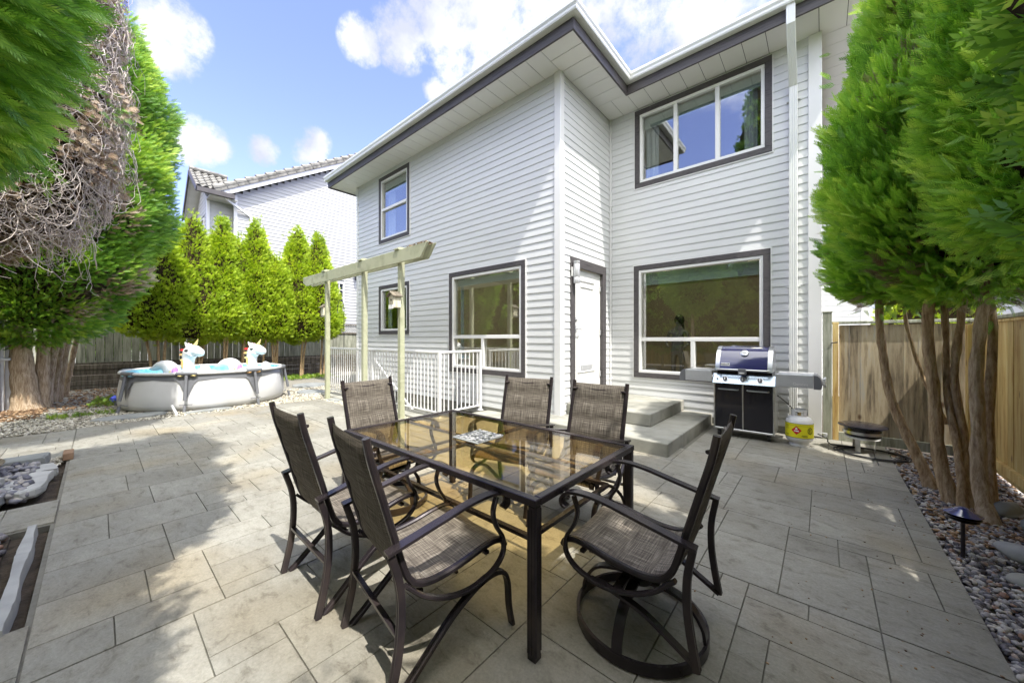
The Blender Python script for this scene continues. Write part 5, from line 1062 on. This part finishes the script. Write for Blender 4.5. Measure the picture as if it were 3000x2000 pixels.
# propane tank
tk = T('propane_tank', 'white propane tank with a yellow band and red diamond label', 'gas tank', (-.24, 6.19, 0)); tx, ty = -.24, 6.19
def sc(p): return [(r_*.93, z*1.08) for r_, z in p]
m = MB(); m.lathe(sc([(.0, .0), (.115, .0), (.12, .01), (.11, .03), (.11, .045), (.135, .055), (.155, .08), (.163, .12), (.163, .28), (.158, .31), (.135, .345), (.09, .365), (.0, .37)]), (tx, ty, 0), 36, cap=False); m.build('body', M['white'], tk, smooth=50)
m = MB(); m.lathe(sc([(.1645, .115), (.1645, .285)]), (tx, ty, 0), 40, cap=False); m.lathe(sc([(.1655, .283), (.1655, .287)]), (tx, ty, 0), 40, 1, cap=False); m.lathe(sc([(.1655, .113), (.1655, .117)]), (tx, ty, 0), 40, 1, cap=False); m.lathe(sc([(.1652, .262), (.1652, .264)]), (tx, ty, 0), 40, 1, cap=False); lb = m.build('label_band', [M['tankyellow'], M['ink']], tk, smooth=50)
m = MB()
def arcpt(a, r_, z): return Vector((tx+r_*math.cos(a), ty+r_*math.sin(a), z))
for a0, a1 in ((-2.75, -.4), (.25, 2.3)):
    k = 12
    for z0_, z1_ in ((.388, .405), (.455, .485)):
        for i in range(k): 
            b0, b1 = a0+(a1-a0)*i/k, a0+(a1-a0)*(i+1)/k; m.add([arcpt(b0, .088, z0_), arcpt(b1, .088, z0_), arcpt(b1, .088, z1_), arcpt(b0, .088, z1_), arcpt(b0, .083, z0_), arcpt(b1, .083, z0_), arcpt(b1, .083, z1_), arcpt(b0, .083, z1_)], [(0, 1, 2, 3), (7, 6, 5, 4), (3, 2, 6, 7), (1, 0, 4, 5)])
    for b0, b1 in ((a0, a0+.5), (a1-.5, a1)):
        for i in range(3): c0, c1 = b0+(b1-b0)*i/3, b0+(b1-b0)*(i+1)/3; m.add([arcpt(c0, .088, .405), arcpt(c1, .088, .405), arcpt(c1, .088, .455), arcpt(c0, .088, .455), arcpt(c0, .083, .405), arcpt(c1, .083, .405), arcpt(c1, .083, .455), arcpt(c0, .083, .455)], [(0, 1, 2, 3), (7, 6, 5, 4)])
m.build('collar', M['white'], tk, smooth=30)
m = MB(); m.tube([(tx, ty, .39), (tx, ty, .44)], .02, 10); m.tube([(tx, ty, .425), (tx, ty-.05, .425)], .012, 8); m.build('valve', M['brass'], tk, smooth=40)
def curved_patch(pts, ac, zc, r_, mi, mb):  # planar label outline wrapped on the tank
    vs = [arcpt(ac+u/r_, r_, zc+v) for u, v in pts]; mb.add(vs, [tuple(range(len(vs)))], mi)
ac = -1.72; rr_ = .1555
m = MB()
for i in range(8):   # diamond in strips
    u0, u1 = -.056+i*.014, -.056+(i+1)*.014; curved_patch([(u0, -(.056-abs(u0))), (u1, -(.056-abs(u1))), (u1, .056-abs(u1)), (u0, .056-abs(u0))], ac, .222, rr_, 0, m)
for i in range(4): u0 = -.026+i*.013; curved_patch([(u0, -.016), (u0+.013, -.016), (u0+.013, .0), (u0, .0)], ac, .222, rr_+.0008, 1, m)
curved_patch([(-.012, .012), (.012, .012), (.014, .022), (.006, .030), (0, .044), (-.006, .030), (-.014, .022)], ac, .222, rr_+.0008, 1, m)
m.build('hazard_diamond', [M['red'], M['white']], lb)
m = MB()
for (a_, z_, w__) in ((-2.45, .27, .05), (-2.45, .255, .04), (-2.42, .235, .05), (-2.44, .16, .05), (-2.44, .15, .04), (-1.15, .16, .06), (-1.15, .15, .07), (-1.10, .142, .06)):
    for i in range(4): u0 = -w__/2+w__*i/4; curved_patch([(u0, 0), (u0+w__/4*.85, 0), (u0+w__/4*.85, .004), (u0, .004)], a_, z_, rr_, 0, m)
k = 22
for i in range(k): 
    a0_, a1_ = 2*PI*i/k, 2*PI*(i+1)/k
    curved_patch([(.026*math.cos(a0_), .034*math.sin(a0_)), (.026*math.cos(a1_), .034*math.sin(a1_)), (.034*math.cos(a1_), .044*math.sin(a1_)), (.034*math.cos(a0_), .044*math.sin(a0_))], -.72, .222, rr_, 0, m)
curved_patch([(-.014, -.02), (-.008, -.02), (-.008, .02), (-.014, .02)], -.72, .222, rr_, 0, m); curved_patch([(-.008, .014), (.010, .014), (.010, .02), (-.008, .02)], -.72, .222, rr_, 0, m); curved_patch([(-.008, -.003), (.008, -.003), (.008, .003), (-.008, .003)], -.72, .222, rr_, 0, m); curved_patch([(-.008, -.02), (.010, -.02), (.010, -.014), (-.008, -.014)], -.72, .222, rr_, 0, m)
m.build('print', M['ink'], lb)
m = MB(); m.tube(catmull([(gx1, 6.4, .62), (-.40, 6.33, .55), (-.30, 6.24, .46), (tx, 6.14, .43)], 5), .006, 8); m.build('gas_hose', M['rubber'], None, smooth=40, label='thin black gas hose from the barbecue to the white tank', cat='hose')
# fire bowl
fb = T('fire_bowl', 'low round black portable fire bowl on steel legs', 'fire pit', (.38, 6.33, 0)); fx, fy = .38, 6.33
m = MB(); m.lathe([(0, .20), (.14, .20), (.17, .21), (.175, .30), (.225, .325), (.235, .33), (.232, .34), (.20, .352), (0, .362)], (fx, fy, 0), 40, cap=False); m.build('bowl', M['enamel_door'], fb, smooth=35)
m = MB(); m.lathe([(.176, .235), (.181, .235), (.181, .27), (.176, .27)], (fx, fy, 0), 36, cap=False)
for a in range(6): m.tube([(fx+.172*math.cos(a), fy+.172*math.sin(a), .25), (fx+.186*math.cos(a), fy+.186*math.sin(a), .25)], .012, 10)
m.build('vent_ring', M['steel'], fb, smooth=40)
m = MB(); m.lathe([(.12, .17), (.165, .18), (.165, .199), (.12, .199)], (fx, fy, 0), 30, cap=False); m.build('burner_pan', M['vinyl'], fb, smooth=30)
for a in (-2.0, .1, 2.2): c, s_ = math.cos(a), math.sin(a); m = MB(); m.bar((fx+.12*c, fy+.12*s_, .185), (fx+.11*c, fy+.11*s_, .0), .05, .006, up=(c, s_, 0)); m.build('leg', M['steel'], fb)
m = MB(); pts = []
for i in range(150): a = i*.18; r_ = .30+.035*math.sin(i*.21)+.02*math.sin(i*.07); pts.append((fx+.06+r_*math.cos(a), fy-.1+r_*.8*math.sin(a), .012+.0045*(i//35)+.004*math.sin(i*.5)))
pts += [(fx-.3, fy-.05, .05), (.05, 6.35, .10), (-.05, 6.30, .16), (tx+.10, 6.22, .30)][:3]
m.tube(catmull(pts, 2), .0075, 6); m.build('coiled_hose', M['rubber'], None, smooth=50, label='coiled black rubber hose lying under the fire bowl', cat='hose')
m = MB(); m.tube([(.02, 6.36, .12), (.02, 6.36, .17)], .03, 12); m.tube([(.02, 6.33, .145), (.02, 6.40, .145)], .016, 10); m.build('gas_regulator', M['steel_soft'], None, smooth=40, label='round grey gas regulator beside the coiled hose', cat='regulator')
# path light
pt_ = T('path_light', 'dark tiered mushroom path light in the right gravel bed', 'garden light', (.70, 3.74, 0)); lx, ly = .70, 3.74
m = MB(); m.tube([(lx, ly, -.05), (lx, ly, .235)], .011, 10); m.build('stake', M['bronze'], pt_, smooth=40)
m = MB(); m.lathe([(.0, .322), (.025, .318), (.045, .305), (.048, .30), (.085, .282), (.088, .278), (.075, .274), (.0, .277)], (lx, ly, 0), 30, cap=False); m.build('cap', M['enamel'], pt_, smooth=35)
m = MB(); m.lathe([(.02, .272), (.08, .262), (.082, .257), (.02, .262)], (lx, ly, 0), 30, cap=False); m.lathe([(.02, .256), (.07, .243), (.072, .238), (.0, .236)], (lx, ly, 0), 30, cap=False); m.lathe([(.028, .236), (.028, .276)], (lx, ly, 0), 16, cap=False); m.build('louvre', M['bronze'], pt_, smooth=35)
# stones on the right
def rock(name, c, r, label, mat, seed, cat='rock', group=None):
    m = MB(); m.ell((0, 0, 0), (1, 1, 1), 18, 12); rn = random.Random(seed); off = Vector((rn.random()*9, rn.random()*9, 0)); vs = []
    a = rn.random()*3
    for v in m.v:
        p = Vector(v); p *= 1+.22*mnoise.noise(p*1.1+off)+.07*mnoise.noise(p*3+off); x, y = p.x*r[0], p.y*r[1]; vs.append((c[0]+x*math.cos(a)-y*math.sin(a), c[1]+x*math.sin(a)+y*math.cos(a), c[2]+p.z*r[2]))
    m.v = vs; return m.build(name, mat, None, smooth=60, label=label, cat=cat, group=group)
rock('rock', (.99, 3.93, .03), (.13, .09, .055), 'pale speckled boulder beside the path light', M['flag'], 1)
rock('rock', (.95, 3.55, .0), (.12, .09, .05), 'mossy half buried stone at the right edge of the gravel bed', M['conc'], 2)
rock('rock', (1.15, 4.9, .02), (.14, .08, .07), 'brown stone leaning at the foot of the thickest right trunk', M['conc'], 3)
rock('rock', (1.22, 4.55, .03), (.11, .09, .07), 'grey stone at the foot of the warm cedar fence', M['flag_d'], 4)

# ------------------------------------------------------------------ pool
pc = Vector((-10.85, 1.72, 0)); po = T('above_ground_pool', 'round grey white above ground pool with a dark steel frame', 'pool', pc); pr_ = 1.42; seg = 64; la = [rad(-68+45*i) for i in range(8)]
m = MB(); prof = [(1.36, -.02), (1.44, .03), (1.47, .12), (1.475, .3), (1.45, .5), (1.42, .66), (1.40, .72)]
n = len(prof); vs = []
for r_, z in prof:
    for q_ in range(seg*2):
        a = 2*PI*q_/(seg*2); k = min(abs(((a-b+PI) % (2*PI))-PI) for b in la)/rad(22.5); flat = .035*(1-k)*math.sin(PI*min(1, max(0, z/.72))); vs.append((pc.x+(r_-flat)*math.cos(a), pc.y+(r_-flat)*math.sin(a), z))
S2 = seg*2; m.add(vs, [(i*S2+q, i*S2+(q+1) % S2, (i+1)*S2+(q+1) % S2, (i+1)*S2+q) for i in range(n-1) for q in range(S2)]); 
m.build('wall', M['poolwall'], po, smooth=60)
m = MB()    # grey band arching between the legs
for i in range(8):
    a0, a1 = la[i], la[i]+rad(45); K = 20
    for k in range(K):
        b0, b1 = a0+(a1-a0)*k/K, a0+(a1-a0)*(k+1)/K; t0, t1 = k/K, (k+1)/K
        def low(t): e = abs(2*t-1); return .615-.03*e-.36*max(0, (e-.72)/.28)**1.6
        def rz(z): return float(np.interp(z, [p[1] for p in prof], [p[0] for p in prof]))+.004
        zs_ = lambda t: [low(t)+(.715-low(t))*j/5 for j in range(6)]
        c0 = [(pc.x+rz(z)*math.cos(b0), pc.y+rz(z)*math.sin(b0), z) for z in zs_(t0)]; c1 = [(pc.x+rz(z)*math.cos(b1), pc.y+rz(z)*math.sin(b1), z) for z in zs_(t1)]
        m.add(c0+c1, [(j, 6+j, 7+j, j+1) for j in range(5)])
m.build('grey_band', M['poolgrey'], po, smooth=60)
m = MB(); rimp = [pc+Vector((1.44*math.cos(a), 1.44*math.sin(a), .735)) for a in la]
for i in range(8): m.tube([rimp[i], rimp[(i+1) % 8]] if False else catmull([pc+Vector((1.43*math.cos(la[i]+rad(45)*t), 1.43*math.sin(la[i]+rad(45)*t), .735)) for t in (0, .25, .5, .75, 1)], 3), .030, 10)
m.build('top_rail', M['poolwall'], po, smooth=50)
m = MB(); m.lathe([(1.385, .735), (1.375, .60)], (pc.x, pc.y, 0), 64, cap=False); m.build('liner', M['poolblue'], po, smooth=60)
m = MB(); m.lathe([(0, .615), (1.38, .615)], (pc.x, pc.y, 0), 64, cap=False); m.build('water', M['water'], po)
for a in la:
    u = Vector((math.cos(a), math.sin(a), 0)); v = Vector((-u.y, u.x, 0)); m = MB(); m.tube([pc+u*1.47+Vector((0, 0, .72)), pc+u*1.56+Vector((0, 0, .22))], .028, 10); m.tube([pc+u*1.56+Vector((0, 0, .12)), pc+u*1.60+Vector((0, 0, -.03))], .026, 10)
    m.bar(pc+u*1.50+v*.10+Vector((0, 0, .13)), pc+u*1.50-v*.10+Vector((0, 0, .13)), .03, .012); m.build('leg', M['poolgrey'], po, smooth=40)
    m = MB(); m.tube([pc+u*1.44-v*.16+Vector((0, 0, .74)), pc+u*1.47+Vector((0, 0, .742)), pc+u*1.44+v*.16+Vector((0, 0, .74))], .040, 10); m.build('joint', M['poolgrey'], po, smooth=40)
m = MB(); m.tube([(-9.36, .92, .16), (-9.2, .98, -.01)], .022, 8); m.build('drain_spout', M['vinyl'], po, smooth=40)
for a, mt in ((la[0], 'lblue'), (la[1], 'yellow'), (la[2], 'orange')):
    for sg in (-1, 1): 
        b = a+sg*rad(4); m = MB(); m.ell(pc+Vector((1.44*math.cos(b), 1.44*math.sin(b), .70)), (.05, .05, .02), 12, 6); m.build('rope_marker', M[mt], po, smooth=60)

def unicorn(label, loc, s=1, rz=0):
    t = T('unicorn_float', label, 'pool float', loc, rz)
    def P(q): return Vector((q[0]*s, q[1]*s, q[2]*s))
    def put(m, n, mt, par=None, **k): o = m.build(n, M[mt] if isinstance(mt, str) else mt, None, smooth=70); o.parent = par or t; return o
    # local: +x is the way the muzzle points, z up, base at water level
    m = MB(); ring = [P((-.18+.40*math.cos(a*PI/16), .30*math.sin(a*PI/16)+.30, .02)) for a in range(32)]; m.tube(ring, .11*s, 12, closed=True); put(m, 'ring', 'inflate')
    m = MB(); pth = [(0, 0, -.05), (0, 0, .12), (-.01, 0, .30), (.0, 0, .44), (.05, 0, .55), (.12, 0, .59), (.20, 0, .57), (.27, 0, .53), (.315, 0, .50)]
    m.tube(catmull([P(q) for q in pth], 4), [x*s for x in np.interp(np.linspace(0, 8, 33), range(9), [.125, .12, .105, .115, .145, .13, .10, .085, .03])], 18); hd = put(m, 'head', 'inflate')
    m = MB(); m.tube([P((-.03, .05, .64)), P((-.10, .06, .72)), P((-.14, .06, .78))], [.05*s, .035*s, .004*s], 8); put(m, 'ear', 'inflate', hd)
    m = MB(); m.tube([P((.10, 0, .66)), P((.16, 0, .74)), P((.21, 0, .85))], [.045*s, .03*s, .003*s], 10); put(m, 'horn', 'yellow', hd)
    for q, r_, mt in (((-.0, 0, .70), (.03, .03, .06), 'pink'), ((.05, 0, .70), (.028, .03, .045), 'pink'), ((-.12, 0, .60), (.08, .03, .03), 'red'), ((-.13, 0, .50), (.08, .03, .03), 'orange'), ((-.12, 0, .38), (.075, .03, .03), 'yellow'), ((-.12, 0, .20), (.06, .03, .03), 'lblue')):
        m = MB(); m.ell(P(q), (r_[0]*s, r_[1]*s, r_[2]*s)); put(m, 'mane_tuft', mt, hd)
    m = MB(); m.ell(P((-.05, -.095, .30)), (.035*s, .02*s, .12*s)); put(m, 'mane_tuft', 'orange', hd)
    m = MB(); m.tube([P((.03, -.142, .60)), P((.07, -.140, .615)), P((.11, -.128, .60))], .011*s, 6); m.tube([P((.05, -.14, .59)), P((.09, -.134, .585))], .016*s, 6); put(m, 'eye', 'ink', hd)
    m = MB(); m.tube(catmull([P(q) for q in ((-.42, .1, -.02), (-.46, .1, .12), (-.56, .1, .24), (-.72, .1, .25), (-.86, .1, .19), (-.98, .1, .18))], 4), [x*s for x in np.interp(np.linspace(0, 5, 21), range(6), [.15, .155, .13, .10, .06, .006])], 14); put(m, 'tail', 'inflate')
    m = MB(); m.tube(catmull([P(q) for q in ((.22, .1, -.02), (.24, .1, .10), (.27, .1, .18), (.23, .1, .22), (.20, .1, .20))], 4), [x*s for x in np.interp(np.linspace(0, 4, 17), range(5), [.11, .12, .10, .07, .01])], 12); put(m, 'wing', 'inflate')
    for q, mt in ((-.30, 'purple'), (-.335, 'pink'), (-.365, 'yellow'), (-.395, 'lgreen')): m = MB(); m.ell(P((q, .0, .10-(-.30-q)*.5)), (.045*s, .07*s, (.15-(-.30-q)*.6)*s), 14, 10); put(m, 'backrest_stripe', mt)
    return t
ang = math.atan2(.6547, .7559)
unicorn('larger white unicorn float with rainbow mane in the left half of the pool', (-10.30, 1.28, .60), .97, ang)
unicorn('white unicorn float in the right half of the pool nearer the pergola', (-10.45, 2.45, .60), .97, ang+.05)

# ------------------------------------------------------------------ left side: stones, planter, frame
P = scatter(2600, -6.7, -5.3, -1.5, -.42, .05, 40, .05); stones('river_stones', P, .036, M['river'], 6, .6, label='heap of smooth blue grey river stones inside the flagstone ring', cat='river stones')
P = scatter(1200, -6.95, -6.55, -1.4, -.28, .0, 41, .01); stones('gravel', P, .016, M['pebble_tan'], 7, label='small tan gravel patch beyond the river stones', cat='gravel')
def slab(label, pts, z0, z1, mat, cat='flagstone', seed=0, group='stones edging the river stone heap'):
    rn = random.Random(seed); pl_ = []
    n = len(pts)
    for i in range(n):
        a, b = Vector(pts[i]), Vector(pts[(i+1) % n])
        for k in range(4): q = a.lerp(b, k/4); pl_.append((q.x+rn.uniform(-.012, .012), q.y+rn.uniform(-.012, .012)))
    m = MB(); c = Vector((sum(p[0] for p in pl_)/len(pl_), sum(p[1] for p in pl_)/len(pl_))); N_ = len(pl_); vs = []
    for z, k in ((z0, .96), (z0+(z1-z0)*.3, 1.0), (z1-.012, .985), (z1, .955)):
        for p in pl_: vs.append((c.x+(p[0]-c.x)*k+rn.uniform(-.004, .004), c.y+(p[1]-c.y)*k+rn.uniform(-.004, .004), z))
    m.add(vs, [(i*N_+q, i*N_+(q+1) % N_, (i+1)*N_+(q+1) % N_, (i+1)*N_+q) for i in range(3) for q in range(N_)]+[tuple(3*N_+q for q in range(N_)), tuple(range(N_))[::-1]])
    return m.build('flagstone', mat, None, label=label, cat=cat, group=group)
slab('long pointed grey flagstone on the near side of the river stone heap', [(-5.95, -.30), (-5.35, -.33), (-5.28, -.46), (-5.5, -.60), (-5.78, -.52), (-6.05, -.42)], .01, .09, M['flag'], seed=1)
slab('broad thick flagstone stacked behind the pointed one', [(-5.62, -.56), (-5.30, -.62), (-5.22, -1.5), (-5.62, -1.6), (-5.72, -.8)], .10, .18, M['flag'], seed=2)
slab('lower dark block under the broad flagstone', [(-5.45, -.50), (-5.25, -.54), (-5.2, -1.5), (-5.5, -1.6)], -.01, .095, M['flag_d'], seed=3)
slab('small square flagstone at the far corner of the river stone heap', [(-6.35, -.30), (-6.05, -.27), (-6.03, -.50), (-6.40, -.56)], .0, .08, M['flag'], seed=4)
slab('dark slate slab at the back of the river stone heap', [(-6.75, -.36), (-6.45, -.38), (-6.5, -1.3), (-6.72, -1.3)], .01, .13, M['flag_d'], seed=5)
m = MB(); m.box(-6.95, -6.72, -.27, -.19, 0, .085); m.build('brick', noisy('brown_brick', [(.22, .13, .08), (.34, .22, .14)], 9), None, bevel=.006, label='single brown brick at the patio joint beyond the river stones', cat='brick')
bo = T('wooden_bowl', 'shallow wooden bowl resting among the river stones', 'bowl', (-6.05, -.75, .12)); m = MB(); m.lathe([(0, .0), (.10, .01), (.20, .05), (.26, .10), (.25, .105), (.18, .06), (0, .03)], (0, 0, 0), 24, cap=False); m.v = [(x*1.25, y*.6, z) for x, y, z in m.v]; o = m.build('shell', M['timber'], None, smooth=50); o.parent = bo
# planter left edge
m = MB(); m.box(-4.52, -3.02, -1.8, -.42, -.2, -.03); m.build('planter_soil', M['soil'], kind='structure')
P = scatter(1500, -4.48, -3.05, -1.6, -.44, .0, 43, .025); stones('planter_pebbles', P, .034, M['pebble'], 11, .6, label='dark mixed pebbles inside the pale edged planter', cat='pebbles')
m = MB(); rn = random.Random(4); N_ = 26; top = []; vs = []; 
for i in range(N_+1): x = -4.48+i*(1.5/N_); a = -.29+.006*math.sin(x*9)+rn.uniform(-.0015, .0015); b = -.35+.005*math.sin(x*7+1)+rn.uniform(-.0015, .0015); h_ = .035+rn.uniform(-.006, .006); vs += [(x, a, -.05), (x, a-.006, h_), (x, b+.006, h_), (x, b, -.05)]
m.add(vs, [(4*i+j, 4*i+4+j, 4*i+5+j, 4*i+1+j) for i in range(N_) for j in range(3)]+[(0, 1, 2, 3), tuple(4*N_+j for j in range(4))]); m.build('planter_edging', M['flag'], None, label='pale stone edging strip along the left planter', cat='edging')
m = MB(); m.tube([(-8.5, -.85, .0), (-8.48, -.85, 0.01)], .01, 6)
# stepping slabs round the pool and near the pergola
def step_slab(c, rx, ry, label, seed):
    rn = random.Random(seed); pts = [(c[0]+rx*math.cos(a*PI/4)*rn.uniform(.85, 1.1), c[1]+ry*math.sin(a*PI/4)*rn.uniform(.85, 1.1)) for a in range(8)]
    slab(label, pts, -.04, .018, M['flag_d'], 'stepping stone', seed, 'flat stepping stones in the gravel')
step_slab((-8.6, 3.62, 0), .32, .13, 'flat grey stepping stone at the foot of the farthest pergola post', 1); step_slab((-7.5, 3.60, 0), .42, .11, 'flat grey stepping stone behind the left end chair', 2)
step_slab((-9.62, .42, 0), .30, .55, 'long flat stepping stone left of the pool drain', 3); step_slab((-9.28, 1.45, 0), .14, .42, 'flat stone against the front of the pool', 4); step_slab((-10.4, 3.75, 0), .5, .35, 'large flat slab between the pool and the pergola', 5); step_slab((-12.0, 4.3, 0), .6, .5, 'large flat slab behind the right side of the pool', 6)
m = MB(); m.lathe([(0, 0), (.1, .0), (.08, .1), (0, .16)], (-12.1, .25, 0), 5, cap=False); m.build('blue_toy', M['blueplastic'], None, label='small blue plastic toy on the ground left of the pool', cat='toy')
# folded gazebo frame at the far left
gz = T('gazebo_frame', 'grey metal gazebo post frame left of the big cedar trunk', 'gazebo', (-10.6, -1.05, 0))
for i, (x, y, h, r_) in enumerate(((-12.32, -1.17, 1.95, .04), (-12.45, -1.30, 2.75, .035), (-12.20, -1.24, 2.05, .03), (-12.10, -1.30, 2.7, .04))): m = MB(); m.box(x-r_, x+r_, y-r_, y+r_, 0, h); m.box(x-.07, x+.07, y-.07, y+.07, 0, .01); m.build('post', M['steel_soft'] if i % 2 == 0 else M['black'], gz, bevel=.004)
for z in (1.0, 1.9): m = MB(); m.box(-12.5, -12.1, -1.34, -1.13, z, z+.05); m.build('bracket', M['steel_soft'], gz, bevel=.004)
